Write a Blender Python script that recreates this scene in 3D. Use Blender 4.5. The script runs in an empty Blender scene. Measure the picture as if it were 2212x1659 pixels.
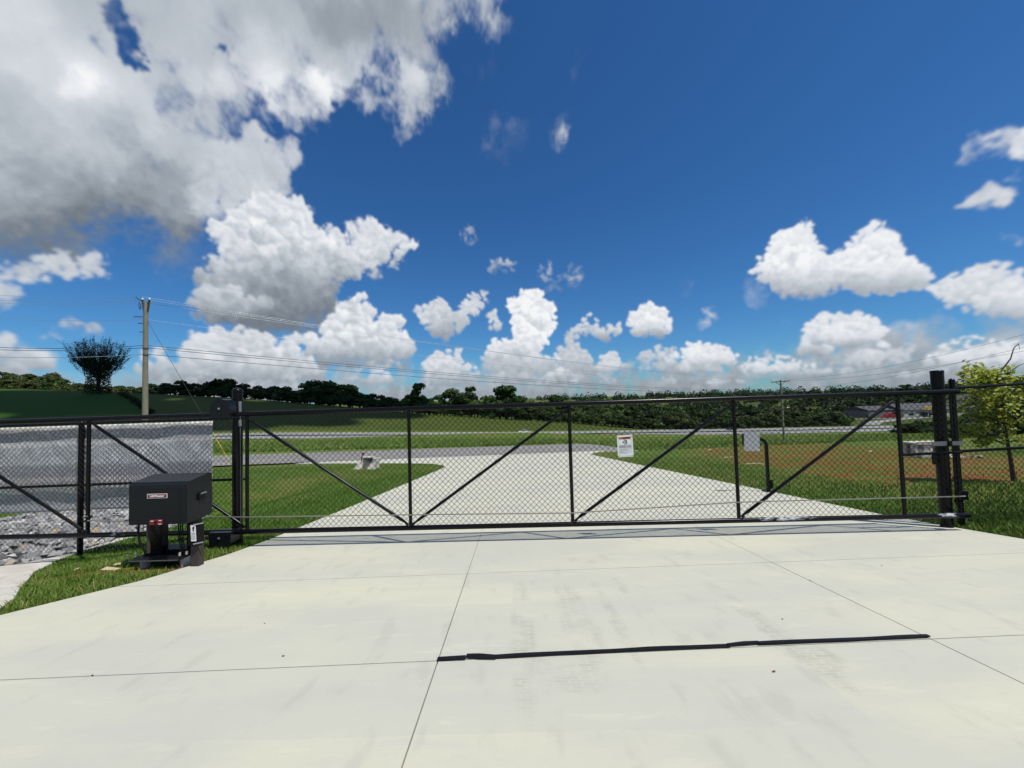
import bpy, bmesh, math, random
import numpy as np
from mathutils import Vector, Matrix
random.seed(7); RNG = np.random.default_rng(11)
SC = bpy.context.scene
COL = SC.collection

# ------------------------------------------------------------------ camera, sky, sun
F=831.0; CU,CV=1106.0,829.5; PITCH=math.radians(2.1); ROLL=math.radians(-1.55); EYE=1.55
cam_d = bpy.data.cameras.new("camera"); cam = bpy.data.objects.new("camera", cam_d); COL.objects.link(cam)
cam_d.sensor_width = 36.0; cam_d.lens = 36.0*F/2212.0; cam_d.clip_start = .05; cam_d.clip_end = 6000
cam.matrix_world = Matrix.Translation((0,0,EYE)) @ Matrix.Rotation(math.pi/2+PITCH,4,'X') @ Matrix.Rotation(ROLL,4,'Z')
SC.camera = cam
SUN_EL = math.radians(65.0); SUN_AZ = math.radians(125.0)      # azimuth clockwise from +Y
SKY_STRENGTH = .085; CLOUD_STRENGTH = .93; SUN_STRENGTH = 4.8
SC.view_settings.view_transform = 'Standard'; SC.view_settings.look = 'None'
SC.view_settings.exposure = 0.0; SC.view_settings.gamma = 1.0; SC.view_settings.use_curve_mapping = False

def ray(u,v):
    """direction through a point of the view (2212 x 1659 units)"""
    x=(u-CU)/F; y=(CV-v)/F; z=-1.0+0*x
    c,s=math.cos(ROLL),math.sin(ROLL); x,y=c*x-s*y, s*x+c*y
    a=math.pi/2+PITCH; c,s=math.cos(a),math.sin(a)
    return x, c*y-s*z, s*y+c*z
def P(u,v,Y):
    x,y,z=ray(u,v); k=Y/y; return Vector((x*k,Y,EYE+z*k))
def G(u,v,slope=.103):
    x,y,z=ray(u,v); k=-EYE/(z+slope*y); return Vector((x*k,y*k,-slope*y*k))
#CLOUDS-BEGIN
CW,CH=4096,1024
def cloud_sky(seed=5):
    rng=np.random.default_rng(seed)
    def up(a,H,W):
        h,w=a.shape
        yy=np.linspace(0,h-1.001,H); xx=np.arange(W)*(w/W)
        y0=yy.astype(int); fy=yy-y0; fy=fy*fy*(3-2*fy)
        x0=xx.astype(int); fx=xx-x0; fx=fx*fx*(3-2*fx)
        y1=np.minimum(y0+1,h-1); x1=(x0+1)%w
        r=a[:,x0]*(1-fx)+a[:,x1]*fx
        return (r[y0]*(1-fy)[:,None]+r[y1]*fy[:,None]).astype(np.float32)
    def fbm(base,octs,gain=.5):
        o=np.zeros((CH,CW),np.float32); amp=1.; tot=0
        for k in range(octs):
            n=base*2**k
            o+=amp*up(rng.random((max(2,n//4)+1,n)).astype(np.float32),CH,CW); tot+=amp; amp*=gain
        o/=tot; return (o-o.mean())/o.std()
    wx=fbm(96,6,.62); wy=fbm(96,6,.62); er=fbm(64,7,.66); det=fbm(128,6,.7); low=fbm(24,4)
    col=np.zeros((CH,CW),np.float32); alp=np.zeros((CH,CW),np.float32)
    AZ=(np.arange(CW)+.5)/CW*2*np.pi-np.pi; EL=(np.arange(CH)+.5)/CH*np.pi/2
    L=np.array([.30,.86,.42]); L/=np.linalg.norm(L)
    def splat(az,el,r,base,soft,warp,amp,opac):
        ce=max(.2,math.cos(el)); R=r*1.55
        i0=int((el-R)/(np.pi/2)*CH); i1=int((el+R)/(np.pi/2)*CH)+2
        i0=max(0,i0); i1=min(CH,i1)
        if i1<=i0: return
        j0=int((az-R/ce+np.pi)/(2*np.pi)*CW); j1=int((az+R/ce+np.pi)/(2*np.pi)*CW)+2
        jj=np.arange(j0,j1)%CW; ii=np.arange(i0,i1)
        dx=(((np.arange(j0,j1)+.5)/CW*2*np.pi-np.pi)-az)*ce; dy=EL[i0:i1]-el
        sub=np.ix_(ii,jj)
        X=dx[None,:]/r+warp*wx[sub]; Y=dy[:,None]/r+warp*wy[sub]
        d2=X*X+Y*Y
        a=np.clip((1-d2+.20*min(soft,.8)*er[sub])/(.30+soft),0,1); a=a*a*(3-2*a)*opac
        h=np.sqrt(np.clip(1-d2,0.0,1))
        n=np.clip(.5+.5*(X*L[0]+Y*L[1]+h*L[2]),0,1)
        s=base-.03+1.25*amp*min(1,r/.026)**.9*(n-.70)
        A=alp[sub]; C=col[sub]
        col[sub]=C*(1-a)+s*a; alp[sub]=A+(1-A)*a
    def to_sky(u,v):
        x,y,z=ray(u,v); n=math.sqrt(x*x+y*y+z*z)
        ct=1/math.sqrt(1+((u-CU)/F)**2+((v-CV)/F)**2)
        return math.atan2(x,y),math.asin(max(-1,min(1,z/n))),ct**1.5/F
    def inside(px,py,poly):
        c=np.zeros(px.shape,bool); n=len(poly); d=np.full(px.shape,1e9)
        for k in range(n):
            x0,y0=poly[k]; x1,y1=poly[(k+1)%n]
            m=((y0>py)!=(y1>py))&(px<(x1-x0)*(py-y0)/((y1-y0) or 1e-9)+x0); c^=m
            ex,ey=x1-x0,y1-y0; t=np.clip(((px-x0)*ex+(py-y0)*ey)/(ex*ex+ey*ey+1e-9),0,1)
            d=np.minimum(d,np.hypot(px-x0-t*ex,py-y0-t*ey))
        return c,d
    def poly_cloud(poly,n,rmin,rmax,bright=.93,dark=.62,soft=.35,warp=.16,amp=.34,opac=1.,basefade=.45,shade=None,dens=.62):
        P=np.array(poly,float); lo,hi=P.min(0),P.max(0)
        px=rng.uniform(lo[0],hi[0],n*6); py=rng.uniform(lo[1],hi[1],n*6)
        c,d=inside(px,py,poly); px,py,d=px[c][:n],py[c][:n],d[c][:n]
        rmin=rmin*1.5; rmax=rmax*1.15; r=np.clip(d*dens*rng.uniform(.45,1.3,len(d)),rmin,rmax)
        keep=r<=d*1.15+rmin*.75; px,py,r=px[keep],py[keep],r[keep]
        o=np.argsort(-r*rng.uniform(.6,1.4,len(r)))
        for k in o:
            az,el,sc=to_sky(px[k],py[k])
            t=(hi[1]-py[k])/(hi[1]-lo[1]+1e-6)
            g=min(1,t/basefade); g=g*g*(3-2*g)
            b=dark+(bright-dark)*g
            if shade: b=shade(px[k],py[k],b)
            low_=max(0,1-t/.22); splat(az,el,r[k]*sc*(1+.3*low_),b,soft*1.25*(1+1.4*low_),warp*min(1,.25+r[k]*sc/.025),amp*(.55+.45*g),opac*(1-.35*low_))
    # distant bank low over the horizon, all the way round
    for k in range(2600):
        az=rng.uniform(-np.pi,np.pi); el=min(abs(rng.normal(.0,.034)),.07)+.004
        r=rng.uniform(.008,.022)*(1+1.2*el/.1); f=min(1,el/.07)
        for q in range(3):
            splat(az+rng.normal(0,r*1.2),el+rng.normal(0,r*.18),r*rng.uniform(.5,1),.655+.08*f+.05*rng.normal(),.8,.3,.12,.26+.3*max(0,1-el/.045))
    for k in range(90):
        az=rng.uniform(-np.pi,np.pi); el=rng.uniform(.045,.13); w=rng.uniform(.02,.06)
        if -1.0<az<1.0 and el>.085: continue
        for q in range(26):
            t=rng.uniform(-1,1); e=el+abs(rng.normal(0,.016))*(1-t*t)
            splat(az+t*w,e,rng.uniform(.006,.015),.74+.2*min(1,(e-el)/.02),.5,.2,.3,.8)
    # scattered cumulus behind and beside the photographer
    for k in range(46):
        az=rng.uniform(1.15,2*np.pi-1.15); el=rng.uniform(.14,1.1); w=rng.uniform(.06,.2)*(1-.3*el)
        for q in range(70):
            t=rng.normal(0,.45); e=el+abs(rng.normal(0,.35))*w*max(.1,1-abs(t))
            splat(az+t*w/max(.3,math.cos(el)),e,rng.uniform(.1,.34)*w,.68+.28*min(1,(e-el)/(.25*w)),.5,.2,.3,.85)
    # thin wisps
    for (u,v,r,o) in [(1070,285,34,.10),(1040,300,22,.10),(1195,295,22,.16),(1220,288,12,.25),(1020,150,22,.10),(1190,270,30,.06),(1480,620,14,.06),(1240,150,20,.06),(2205,370,14,.25),(2200,510,16,.3),(1700,700,9,.2),(1525,693,17,.5),(1630,625,22,.2)]:
        for q in range(7):
            az,el,sc=to_sky(u+rng.normal(0,r*.6),v+rng.normal(0,r*.6)); splat(az,el,r*sc*rng.uniform(.5,1),.85,1.4,.4,.15,o*.42)
    soft_edge=dict(soft=1.7,warp=.34,amp=.16)
    # great cloud sheet, upper left
    A=[(-400,-400),(1000,-400),(1110,-60),(1112,45),(1065,85),(1000,55),(945,80),(955,190),(900,250),(815,262),(740,225),(660,250),(590,275),(520,262),(470,300),(520,330),(560,300),(620,300),(632,380),(560,420),(500,440),(450,470),(440,560),(330,565),(230,560),(120,575),(-400,600)]
    def shA(x,y,b):
        g=.79+.04*math.sin(x*.013+1)*math.cos(y*.016)
        g+=.13*math.exp(-((x-640)/150)**2-((y-185)/70)**2)
        g-=.15*math.exp(-((x-760)/230)**2-((y-20)/75)**2)
        g+=.15*math.exp(-((x-180)/90)**2-((y-200)/70)**2)
        g+=.10*math.exp(-((x-20)/80)**2-((y-100)/80)**2)
        g+=.08*math.exp(-((x-560)/70)**2-((y-350)/60)**2)
        g-=.31*math.exp(-((x-90)/360)**2-((y-520)/105)**2)
        g-=.11*math.exp(-((x-150)/260)**2-((y-380)/90)**2)
        g-=.10*math.exp(-((x-430)/200)**2-((y-520)/90)**2)
        return g
    poly_cloud(A,420,40,150,shade=shA,soft=1.6,warp=.3,amp=.08,opac=.8,dens=.74)
    poly_cloud(A,1500,16,95,shade=shA,opac=.7,**soft_edge)
    poly_cloud(A,1100,20,60,shade=lambda x,y,b:shA(x,y,b)+.02,soft=1.6,warp=.3,amp=.15,opac=.42)
    for (x,y,r) in [(250,5,22),(262,35,20),(280,70,20),(292,105,24),(298,140,18),(284,128,16),(432,352,12),(436,368,8),(500,318,14),(470,105,13)]:
        az,el,sc=to_sky(x,y); er0=r*sc; i0,i1=int((el-2*er0)/(np.pi/2)*CH),int((el+2*er0)/(np.pi/2)*CH); ce=math.cos(el); j0,j1=int((az-2*er0/ce+np.pi)/(2*np.pi)*CW),int((az+2*er0/ce+np.pi)/(2*np.pi)*CW)
        d=np.hypot((AZ[None,j0:j1]-az)*ce/er0+.3*wx[i0:i1,j0:j1],(EL[i0:i1,None]-el)/er0+.3*wy[i0:i1,j0:j1]); m=np.clip((d-.45)/.8,0,1); m=.12+.88*m*m*(3-2*m)
        col[i0:i1,j0:j1]*=m; alp[i0:i1,j0:j1]*=m
    for (cx,cy,r) in [(170,190,50),(230,330,40),(310,290,44),(350,330,36),(600,180,55),(690,180,50),(560,330,34),(600,360,30),(490,190,50),(890,170,36)]:
        for q in range(16):
            az,el,sc=to_sky(cx+rng.normal(0,r*.5),cy+rng.normal(0,r*.4)); splat(az,el,r*sc*rng.uniform(.3,.75),shA(cx,cy,0)+.13,1.2,.3,.16,.42)
    poly_cloud([(400,290),(480,280),(545,282),(632,300),(640,392),(622,412),(560,428),(500,452),(440,480),(400,420)],240,14,46,soft=.9,amp=.22,opac=.6,shade=lambda x,y,b:.84)
    # cumulus in front of it
    poly_cloud([(400,575),(470,545),(455,470),(520,450),(560,420),(620,402),(650,410),(690,470),(740,500),(772,478),(820,474),(840,500),(888,512),(882,560),(850,590),(790,600),(725,625),(722,660),(700,700),(640,722),(560,700),(520,690),(450,690),(410,650),(440,620)],
        460,10,48,bright=.92,dark=.48,soft=.5,basefade=.7,amp=.38)
    poly_cloud([(405,650),(440,615),(500,612),(540,640),(620,650),(650,690),(600,715),(520,700),(420,690)],170,7,26,bright=.86,dark=.5,soft=.5,opac=.75,basefade=.9)
    for q in range(60):
        az,el,sc=to_sky(rng.normal(610,48),rng.normal(692,15)); splat(az,el,rng.uniform(10,26)*sc,.50,1.0,.3,.12,.45)
    poly_cloud([(-60,590),(0,580),(60,548),(150,545),(235,556),(230,590),(190,612),(90,600),(30,620),(30,660),(-60,690)],160,7,26,bright=.84,dark=.66,soft=.8,amp=.22,opac=.7)
    poly_cloud([(-60,690),(20,700),(30,740),(10,800),(-60,800)],40,8,26,bright=.85,soft=.7,opac=.7)
    for (x,y,w,h) in [(150,705,46,12),(205,715,34,20),(105,730,28,10),(85,785,42,16)]:
        poly_cloud([(x-w,y+h),(x-w*.5,y-h*.4),(x,y-h),(x+w*.6,y-h*.8),(x+w,y+h*.3),(x+w*.5,y+h)],40,5,13,bright=.78,dark=.6,soft=.9,amp=.2,opac=.55)
    # lower rows
    poly_cloud([(385,790),(395,745),(410,712),(440,700),(480,702),(505,695),(540,715),(590,725),(640,722),(650,760),(720,800),(700,830),(420,830),(290,815),(285,780),(310,755),(350,750)],340,7,28,bright=.88,dark=.64,soft=.5)
    poly_cloud([(640,735),(700,700),(722,660),(750,643),(790,642),(815,680),(850,690),(880,672),(882,700),(860,715),(900,740),(905,780),(860,800),(760,800),(680,790)],300,7,30,bright=.92,dark=.60,soft=.42,amp=.38)
    poly_cloud([(900,660),(930,655),(950,640),(985,668),(1020,630),(1045,618),(1058,640),(1035,680),(1000,712),(960,735),(925,715)],150,5,22,bright=.86,dark=.66,soft=.55)
    poly_cloud([(1038,760),(1060,735),(1110,725),(1090,650),(1130,615),(1158,610),(1185,640),(1206,680),(1200,720),(1175,755),(1185,800),(1110,815),(1040,800)],300,5,26,bright=.97,dark=.74,soft=.3,amp=.38)
    poly_cloud([(1050,700),(1055,672),(1080,668),(1088,700),(1070,722)],40,4,12,bright=.88,soft=.5)
    poly_cloud([(1208,800),(1205,755),(1225,715),(1245,710),(1255,750),(1290,780),(1280,815)],90,5,16,bright=.82,dark=.68,soft=.55)
    poly_cloud([(1230,725),(1255,690),(1275,672),(1290,690),(1310,700),(1335,690),(1350,715),(1315,735),(1270,730)],80,4,14,bright=.88,dark=.7,soft=.55)
    poly_cloud([(1290,790),(1300,765),(1330,758),(1342,790),(1320,810)],40,4,12,bright=.88,soft=.5)
    poly_cloud([(1358,715),(1362,680),(1385,662),(1405,655),(1440,665),(1454,700),(1425,728),(1385,728)],130,5,20,bright=.95,dark=.68,soft=.38)
    poly_cloud([(1158,610),(1160,575),(1190,558),(1205,565),(1190,590),(1230,580),(1240,560),(1275,590),(1255,620),(1210,625),(1175,625)],60,4,12,bright=.74,dark=.64,soft=1.,opac=.5,amp=.2)
    poly_cloud([(1055,580),(1065,558),(1090,553),(1112,572),(1100,592),(1075,594)],40,4,12,bright=.82,soft=.8,opac=.6)
    poly_cloud([(985,512),(1010,494),(1038,500),(1030,518),(1005,520)],22,4,9,bright=.78,soft=1.,opac=.4)
    poly_cloud([(900,830),(905,790),(940,765),(1000,748),(1005,780),(1040,800),(1030,830)],130,5,18,bright=.88,dark=.7,soft=.45)
    poly_cloud([(1620,580),(1628,555),(1655,525),(1690,495),(1740,485),(1778,515),(1790,545),(1820,545),(1845,500),(1890,485),(1950,500),(1952,540),(1985,560),(2030,590),(2000,620),(1930,632),(1840,632),(1750,645),(1680,632),(1640,610)],560,5,38,bright=.97,dark=.70,soft=.32,amp=.36,basefade=.5)
    poly_cloud([(1998,625),(2050,600),(2090,585),(2130,560),(2160,565),(2230,600),(2300,640),(2300,690),(2212,700),(2130,680),(2040,662)],220,5,26,bright=.92,dark=.70,soft=.5)
    poly_cloud([(2066,365),(2085,310),(2130,288),(2212,268),(2300,260),(2300,300),(2212,325),(2130,345),(2090,365)],70,14,26,bright=.90,dark=.82,soft=1.3,amp=.12,warp=.12,opac=.6)
    poly_cloud([(2090,430),(2120,415),(2155,398),(2195,410),(2190,435),(2140,445),(2105,450)],40,10,16,bright=.86,dark=.78,soft=1.3,opac=.5,amp=.12,warp=.14)
    poly_cloud([(1732,715),(1745,695),(1790,672),(1850,672),(1890,685),(1925,715),(1900,735),(1830,752),(1760,745)],200,5,24,bright=.93,dark=.68,soft=.4)
    poly_cloud([(1465,765),(1490,735),(1530,742),(1570,745),(1605,770),(1590,790),(1500,795)],120,4,16,bright=.94,dark=.72,soft=.4)
    poly_cloud([(1365,775),(1400,755),(1450,742),(1465,755),(1430,785),(1380,790)],60,4,13,bright=.84,dark=.68,soft=.6)
    poly_cloud([(1600,790),(1620,768),(1660,770),(1690,762),(1750,785),(1800,800),(1790,815),(1610,815)],110,4,13,bright=.9,dark=.72,soft=.45)
    poly_cloud([(1985,780),(2020,750),(2060,728),(2110,722),(2150,735),(2230,730),(2300,745),(2300,790),(2100,800),(2000,800)],190,4,18,bright=.93,dark=.74,soft=.45)
    poly_cloud([(1780,790),(1830,770),(1900,765),(1960,740),(1985,745),(1975,770),(1900,790),(1800,800)],70,4,12,bright=.84,dark=.74,soft=.6,opac=.8)
    # brightest small heads along the lowest rows
    for k in range(60):
        u=rng.uniform(380,2212); v=rng.uniform(785,842)-.0135*2*(u-1106)
        for q in range(9):
            az,el,sc=to_sky(u+rng.normal(0,11),v-abs(rng.normal(0,5))); splat(az,el,rng.uniform(3,8)*sc,.83,.8,.2,.22,.5)
    # ragged edges: warp the whole sheet by fine turbulence, erode thin rims, soften a little
    straight=(col+.86*.03)/(alp+.03)
    f1=fbm(160,5,.6); f2=fbm(160,5,.6); g1=fbm(520,4,.65); g2=fbm(520,4,.65)
    jj,ii=np.meshgrid(np.arange(CW),np.arange(CH))
    lift=np.clip(ii/140.,.35,1.6)
    def samp(I,X,Y):
        Y=np.clip(Y,0,CH-1.01); x0=np.floor(X).astype(int); y0=Y.astype(int); fx=X-x0; fy=Y-y0; x1=(x0+1)%CW; x0=x0%CW
        return (I[y0,x0]*(1-fx)+I[y0,x1]*fx)*(1-fy)+(I[y0+1,x0]*(1-fx)+I[y0+1,x1]*fx)*fy
    X=jj+(2.6*f1+.9*g1)*lift; Y=ii+(2.0*f2+.8*g2)*lift
    alp2=samp(alp,X,Y); st2=samp(straight,X,Y)
    def blur(I):
        I=(np.roll(I,1,1)+2*I+np.roll(I,-1,1))/4
        J=np.pad(I,((1,1),(0,0)),mode='edge'); return (J[:-2]+2*I+J[2:])/4
    rim=alp2*(1-alp2)*4; alp2=np.clip(alp2+rim*(.16*er+.10*g1),0,1)
    alp2=blur(blur(alp2)); st2=blur(blur(st2))
    st2=st2+.008*g2+.012*det*np.clip(lift,0,1)
    def wide(I,n):
        J=I[::n,::n]
        for q in range(3): J=blur(J)
        return up(np.ascontiguousarray(J),CH,CW)
    soft_w=np.clip((EL-.36)/.12,0,1)[:,None]*.6; pm=wide(st2*alp2,6)/np.maximum(wide(alp2,6),.05); st2=st2*(1-soft_w)+pm*soft_w
    return np.clip(st2,.2,1.02).astype(np.float32),np.clip(alp2,0,1).astype(np.float32)
#CLOUDS-END

def build_world():
    w = bpy.data.worlds.new("World"); SC.world = w; w.use_nodes = True
    nt = w.node_tree; N = nt.nodes; L = nt.links; N.clear()
    c,a = cloud_sky()
    img = bpy.data.images.new("cloud_cover", CW, CH, alpha=True, float_buffer=True, is_data=True)
    buf = np.zeros((CH,CW,4),np.float32); buf[...,0]=c; buf[...,1]=a; buf[...,2]=0; buf[...,3]=1
    img.pixels.foreach_set(buf.ravel()); img.update(); img.pack()
    def nd(t,**k):
        n=N.new(t)
        for q,vv in k.items(): setattr(n,q,vv)
        return n
    tc=nd('ShaderNodeTexCoord'); nrm=nd('ShaderNodeVectorMath',operation='NORMALIZE'); L.new(tc.outputs['Generated'],nrm.inputs[0])
    sep=nd('ShaderNodeSeparateXYZ'); L.new(nrm.outputs[0],sep.inputs[0])
    def math_(op,a,b=None,clamp=False):
        n=nd('ShaderNodeMath',operation=op); n.use_clamp=clamp
        for i,q in enumerate((a,b)):
            if q is None: continue
            if isinstance(q,(int,float)): n.inputs[i].default_value=q
            else: L.new(q,n.inputs[i])
        return n.outputs[0]
    az=math_('ARCTAN2',sep.outputs[0],sep.outputs[1]); el=math_('ARCSINE',sep.outputs[2])
    uu=math_('ADD',math_('MULTIPLY',az,1/(2*math.pi)),.5)
    vv=math_('MINIMUM',math_('MAXIMUM',math_('MULTIPLY',el,2/math.pi),.0008),.9992)
    cb=nd('ShaderNodeCombineXYZ'); L.new(uu,cb.inputs[0]); L.new(vv,cb.inputs[1])
    tx=nd('ShaderNodeTexImage'); tx.image=img; tx.interpolation='Cubic'; tx.extension='REPEAT'; L.new(cb.outputs[0],tx.inputs[0])
    sc=nd('ShaderNodeSeparateColor'); L.new(tx.outputs[0],sc.inputs[0])
    ramp=nd('ShaderNodeValToRGB'); r=ramp.color_ramp; r.interpolation='LINEAR'
    pts=[(.30,(.085,.105,.135)),(.50,(.20,.235,.275)),(.65,(.36,.405,.455)),(.78,(.55,.60,.66)),(.88,(.77,.80,.85)),(.97,(.97,.985,1.0))]
    r.elements[0].position=pts[0][0]; r.elements[0].color=(*pts[0][1],1); r.elements[1].position=pts[-1][0]; r.elements[1].color=(*pts[-1][1],1)
    for p,cc in pts[1:-1]: e=r.elements.new(p); e.color=(*cc,1)
    L.new(sc.outputs[0],ramp.inputs[0])
    sky=nd('ShaderNodeTexSky'); sky.sky_type='NISHITA'; sky.sun_disc=False; sky.sun_elevation=SUN_EL; sky.sun_rotation=SUN_AZ
    sky.altitude=300; sky.air_density=1.0; sky.dust_density=.35; sky.ozone_density=2.4
    hs=nd('ShaderNodeHueSaturation'); hs.inputs['Saturation'].default_value=1.1; L.new(sky.outputs[0],hs.inputs['Color'])
    tn=nd('ShaderNodeMix',data_type='RGBA',blend_type='MULTIPLY'); tn.inputs[0].default_value=1.; tn.inputs[7].default_value=(.40,.80,1.14,1); L.new(hs.outputs[0],tn.inputs[6])
    b1=nd('ShaderNodeBackground'); b1.inputs[1].default_value=SKY_STRENGTH; L.new(tn.outputs[2],b1.inputs[0])
    b2=nd('ShaderNodeBackground'); b2.inputs[1].default_value=CLOUD_STRENGTH; L.new(ramp.outputs[0],b2.inputs[0])
    mx=nd('ShaderNodeMixShader'); L.new(sc.outputs[1],mx.inputs[0]); L.new(b1.outputs[0],mx.inputs[1]); L.new(b2.outputs[0],mx.inputs[2])
    out=nd('ShaderNodeOutputWorld'); L.new(mx.outputs[0],out.inputs[0])
build_world()
sd=bpy.data.lights.new("sun",'SUN'); sd.energy=SUN_STRENGTH; sd.angle=math.radians(.53); sd.color=(1.0,.965,.90)
so=bpy.data.objects.new("sun",sd); COL.objects.link(so); so.location=(20,-20,60)
SUN_DIR=Vector((math.sin(SUN_AZ)*math.cos(SUN_EL),math.cos(SUN_AZ)*math.cos(SUN_EL),math.sin(SUN_EL)))
so.rotation_euler=SUN_DIR.to_track_quat('Z','Y').to_euler()

# ------------------------------------------------------------------ material helpers
class NT:
    def __init__(s,name):
        s.m=bpy.data.materials.new(name); s.m.use_nodes=True; s.t=s.m.node_tree; s.N=s.t.nodes; s.L=s.t.links
        s.b=s.N['Principled BSDF']; s.tc=None
    def nd(s,t,**k):
        n=s.N.new(t)
        for q,v in k.items(): setattr(n,q,v)
        return n
    def put(s,inp,v):
        if isinstance(v,(int,float)): inp.default_value=v
        elif isinstance(v,tuple): inp.default_value=v if len(v)==len(inp.default_value) else (*v,1)
        else: s.L.new(v,inp)
    def co(s,kind='Object'):
        if s.tc is None: s.tc=s.nd('ShaderNodeTexCoord')
        return s.tc.outputs[kind]
    def pos(s):
        g=s.nd('ShaderNodeNewGeometry'); return g.outputs['Position']
    def noise(s,vec,scale,detail=4,rough=.55,dist=0.,out='Fac'):
        n=s.nd('ShaderNodeTexNoise'); s.put(n.inputs['Vector'],vec); n.inputs['Scale'].default_value=scale; n.inputs['Detail'].default_value=detail
        n.inputs['Roughness'].default_value=rough; n.inputs['Distortion'].default_value=dist; return n.outputs[out]
    def math(s,op,a,b=0.,clamp=False):
        n=s.nd('ShaderNodeMath',operation=op); n.use_clamp=clamp; s.put(n.inputs[0],a); s.put(n.inputs[1],b); return n.outputs[0]
    def rng(s,v,a,b,c=0.,d=1.,smooth=False):
        n=s.nd('ShaderNodeMapRange'); n.interpolation_type='SMOOTHSTEP' if smooth else 'LINEAR'; s.put(n.inputs[0],v)
        for i,q in enumerate((a,b,c,d)): n.inputs[i+1].default_value=q
        return n.outputs[0]
    def mix(s,f,a,b,kind='MIX'):
        n=s.nd('ShaderNodeMix',data_type='RGBA',blend_type=kind); s.put(n.inputs[0],f); s.put(n.inputs[6],a); s.put(n.inputs[7],b); return n.outputs[2]
    def scale(s,vec,v):
        n=s.nd('ShaderNodeMapping'); s.put(n.inputs[0],vec); n.inputs['Scale'].default_value=v; return n.outputs[0]
    def attr(s,name,out='Fac'):
        n=s.nd('ShaderNodeAttribute'); n.attribute_name=name; return n.outputs[out]
    def rand(s): return s.nd('ShaderNodeObjectInfo').outputs['Random']
    def bump(s,h,strength=.3,dist=.02):
        n=s.nd('ShaderNodeBump'); n.inputs['Strength'].default_value=strength; n.inputs['Distance'].default_value=dist; s.put(n.inputs['Height'],h); s.L.new(n.outputs[0],s.b.inputs['Normal'])
    def done(s,col,rough=.6,metal=0.,spec=.5):
        s.put(s.b.inputs['Base Color'],col); s.put(s.b.inputs['Roughness'],rough); s.put(s.b.inputs['Metallic'],metal); s.put(s.b.inputs['Specular IOR Level'],spec); return s.m
def simple(name,col,rough=.6,metal=0.,var=.18,scale=6.,spec=.5,bump=0.,space='Object'):
    t=NT(name); n=t.noise(t.co(space) if space!='pos' else t.pos(),scale,5,.6)
    c=t.mix(t.rng(n,.25,.75),tuple(x*(1-var) for x in col),tuple(min(1,x*(1+var)) for x in col))
    if bump: t.bump(n,bump,.01)
    return t.done(c,t.rng(n,.2,.8,max(.04,rough-.08),min(1,rough+.08)),metal,spec)
M={}

# concrete of the drive
t=NT('concrete'); p=t.pos(); big=t.noise(t.scale(p,(.35,.9,.5)),1.1,5,.6,.4); mid=t.noise(t.scale(p,(1.2,5.,1)),1.6,6,.62,.3)
fine=t.noise(p,60,6,.7); broom=t.noise(t.scale(p,(1.2,70,1)),3,3,.6); grit=t.noise(p,260,2,.5)
c=t.mix(t.rng(big,.38,.62,smooth=True),(.425,.420,.372),(.505,.490,.396))
wv_=t.noise(p,.8,3,.5,0.,'Color'); jp=t.nd('ShaderNodeVectorMath',operation='MULTIPLY_ADD'); t.L.new(wv_,jp.inputs[0]); jp.inputs[1].default_value=(.10,.06,0); t.L.new(p,jp.inputs[2])
bd=t.nd('ShaderNodeTexBrick'); t.put(bd.inputs['Vector'],t.scale(jp.outputs[0],(.13,.47,1))); bd.inputs['Scale'].default_value=1.; bd.inputs['Mortar Size'].default_value=0.; bd.inputs['Color1'].default_value=(0,0,0,1); bd.inputs['Color2'].default_value=(1,1,1,1)
c=t.mix(t.math('MULTIPLY',bd.outputs['Color'],.55),c,(.400,.402,.372))
c=t.mix(t.math('MULTIPLY',t.rng(mid,.54,.68,smooth=True),.40),c,(.405,.410,.395))
c=t.mix(t.math('MULTIPLY',t.rng(mid,.30,.42,1,0,smooth=True),.35),c,(.56,.545,.45))
c=t.mix(t.math('MULTIPLY',t.rng(fine,.3,.75),.26),c,(.36,.355,.33))
c=t.mix(t.math('MULTIPLY',t.rng(broom,.3,.75),.20),c,(.38,.375,.35))
st=t.noise(t.scale(p,(2.6,1.1,1)),2.3,4,.5); stm=t.math('MULTIPLY',t.rng(st,.56,.72,smooth=True),.34)
c=t.mix(stm,c,(.31,.305,.28))
c=t.mix(t.math('MULTIPLY',t.rng(grit,.66,.74),.25),c,(.30,.29,.27))
tr_=t.nd('ShaderNodeTexBrick'); t.put(tr_.inputs['Vector'],t.scale(p,(3.2,7.5,1))); tr_.inputs['Scale'].default_value=1.; tr_.inputs['Mortar Size'].default_value=.05; tr_.inputs['Mortar Smooth'].default_value=1.; tr_.inputs['Color1'].default_value=(1,1,1,1); tr_.inputs['Color2'].default_value=(.5,.5,.5,1); tr_.inputs['Mortar'].default_value=(0,0,0,1)
sp=t.nd('ShaderNodeSeparateXYZ'); t.L.new(p,sp.inputs[0])
def oval(cx,cy,rx,ry):
    a=t.math('DIVIDE',t.math('SUBTRACT',sp.outputs[0],cx),rx); b=t.math('DIVIDE',t.math('SUBTRACT',sp.outputs[1],cy),ry); return t.rng(t.math('ADD',t.math('MULTIPLY',a,a),t.math('MULTIPLY',b,b)),.3,1.,1.,0.,True)
tm=None
for e_ in ((.03,3.2,.12,1.25),(.16,2.62,.07,.25),(.50,3.35,.17,1.0),(.40,2.55,.24,.20),(1.04,4.0,.09,.35),(1.98,3.2,.12,1.1),(2.06,2.7,.16,.20),(.82,3.3,.07,.8)):
    o_=oval(*e_); tm=o_ if tm is None else t.math('MAXIMUM',tm,o_)
tm=t.math('MULTIPLY',t.math('MULTIPLY',tm,tr_.outputs['Color']),t.rng(t.noise(p,3.2,5,.65),.42,.62)); c=t.mix(t.math('MULTIPLY',tm,.55),c,(.25,.245,.215))
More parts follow.
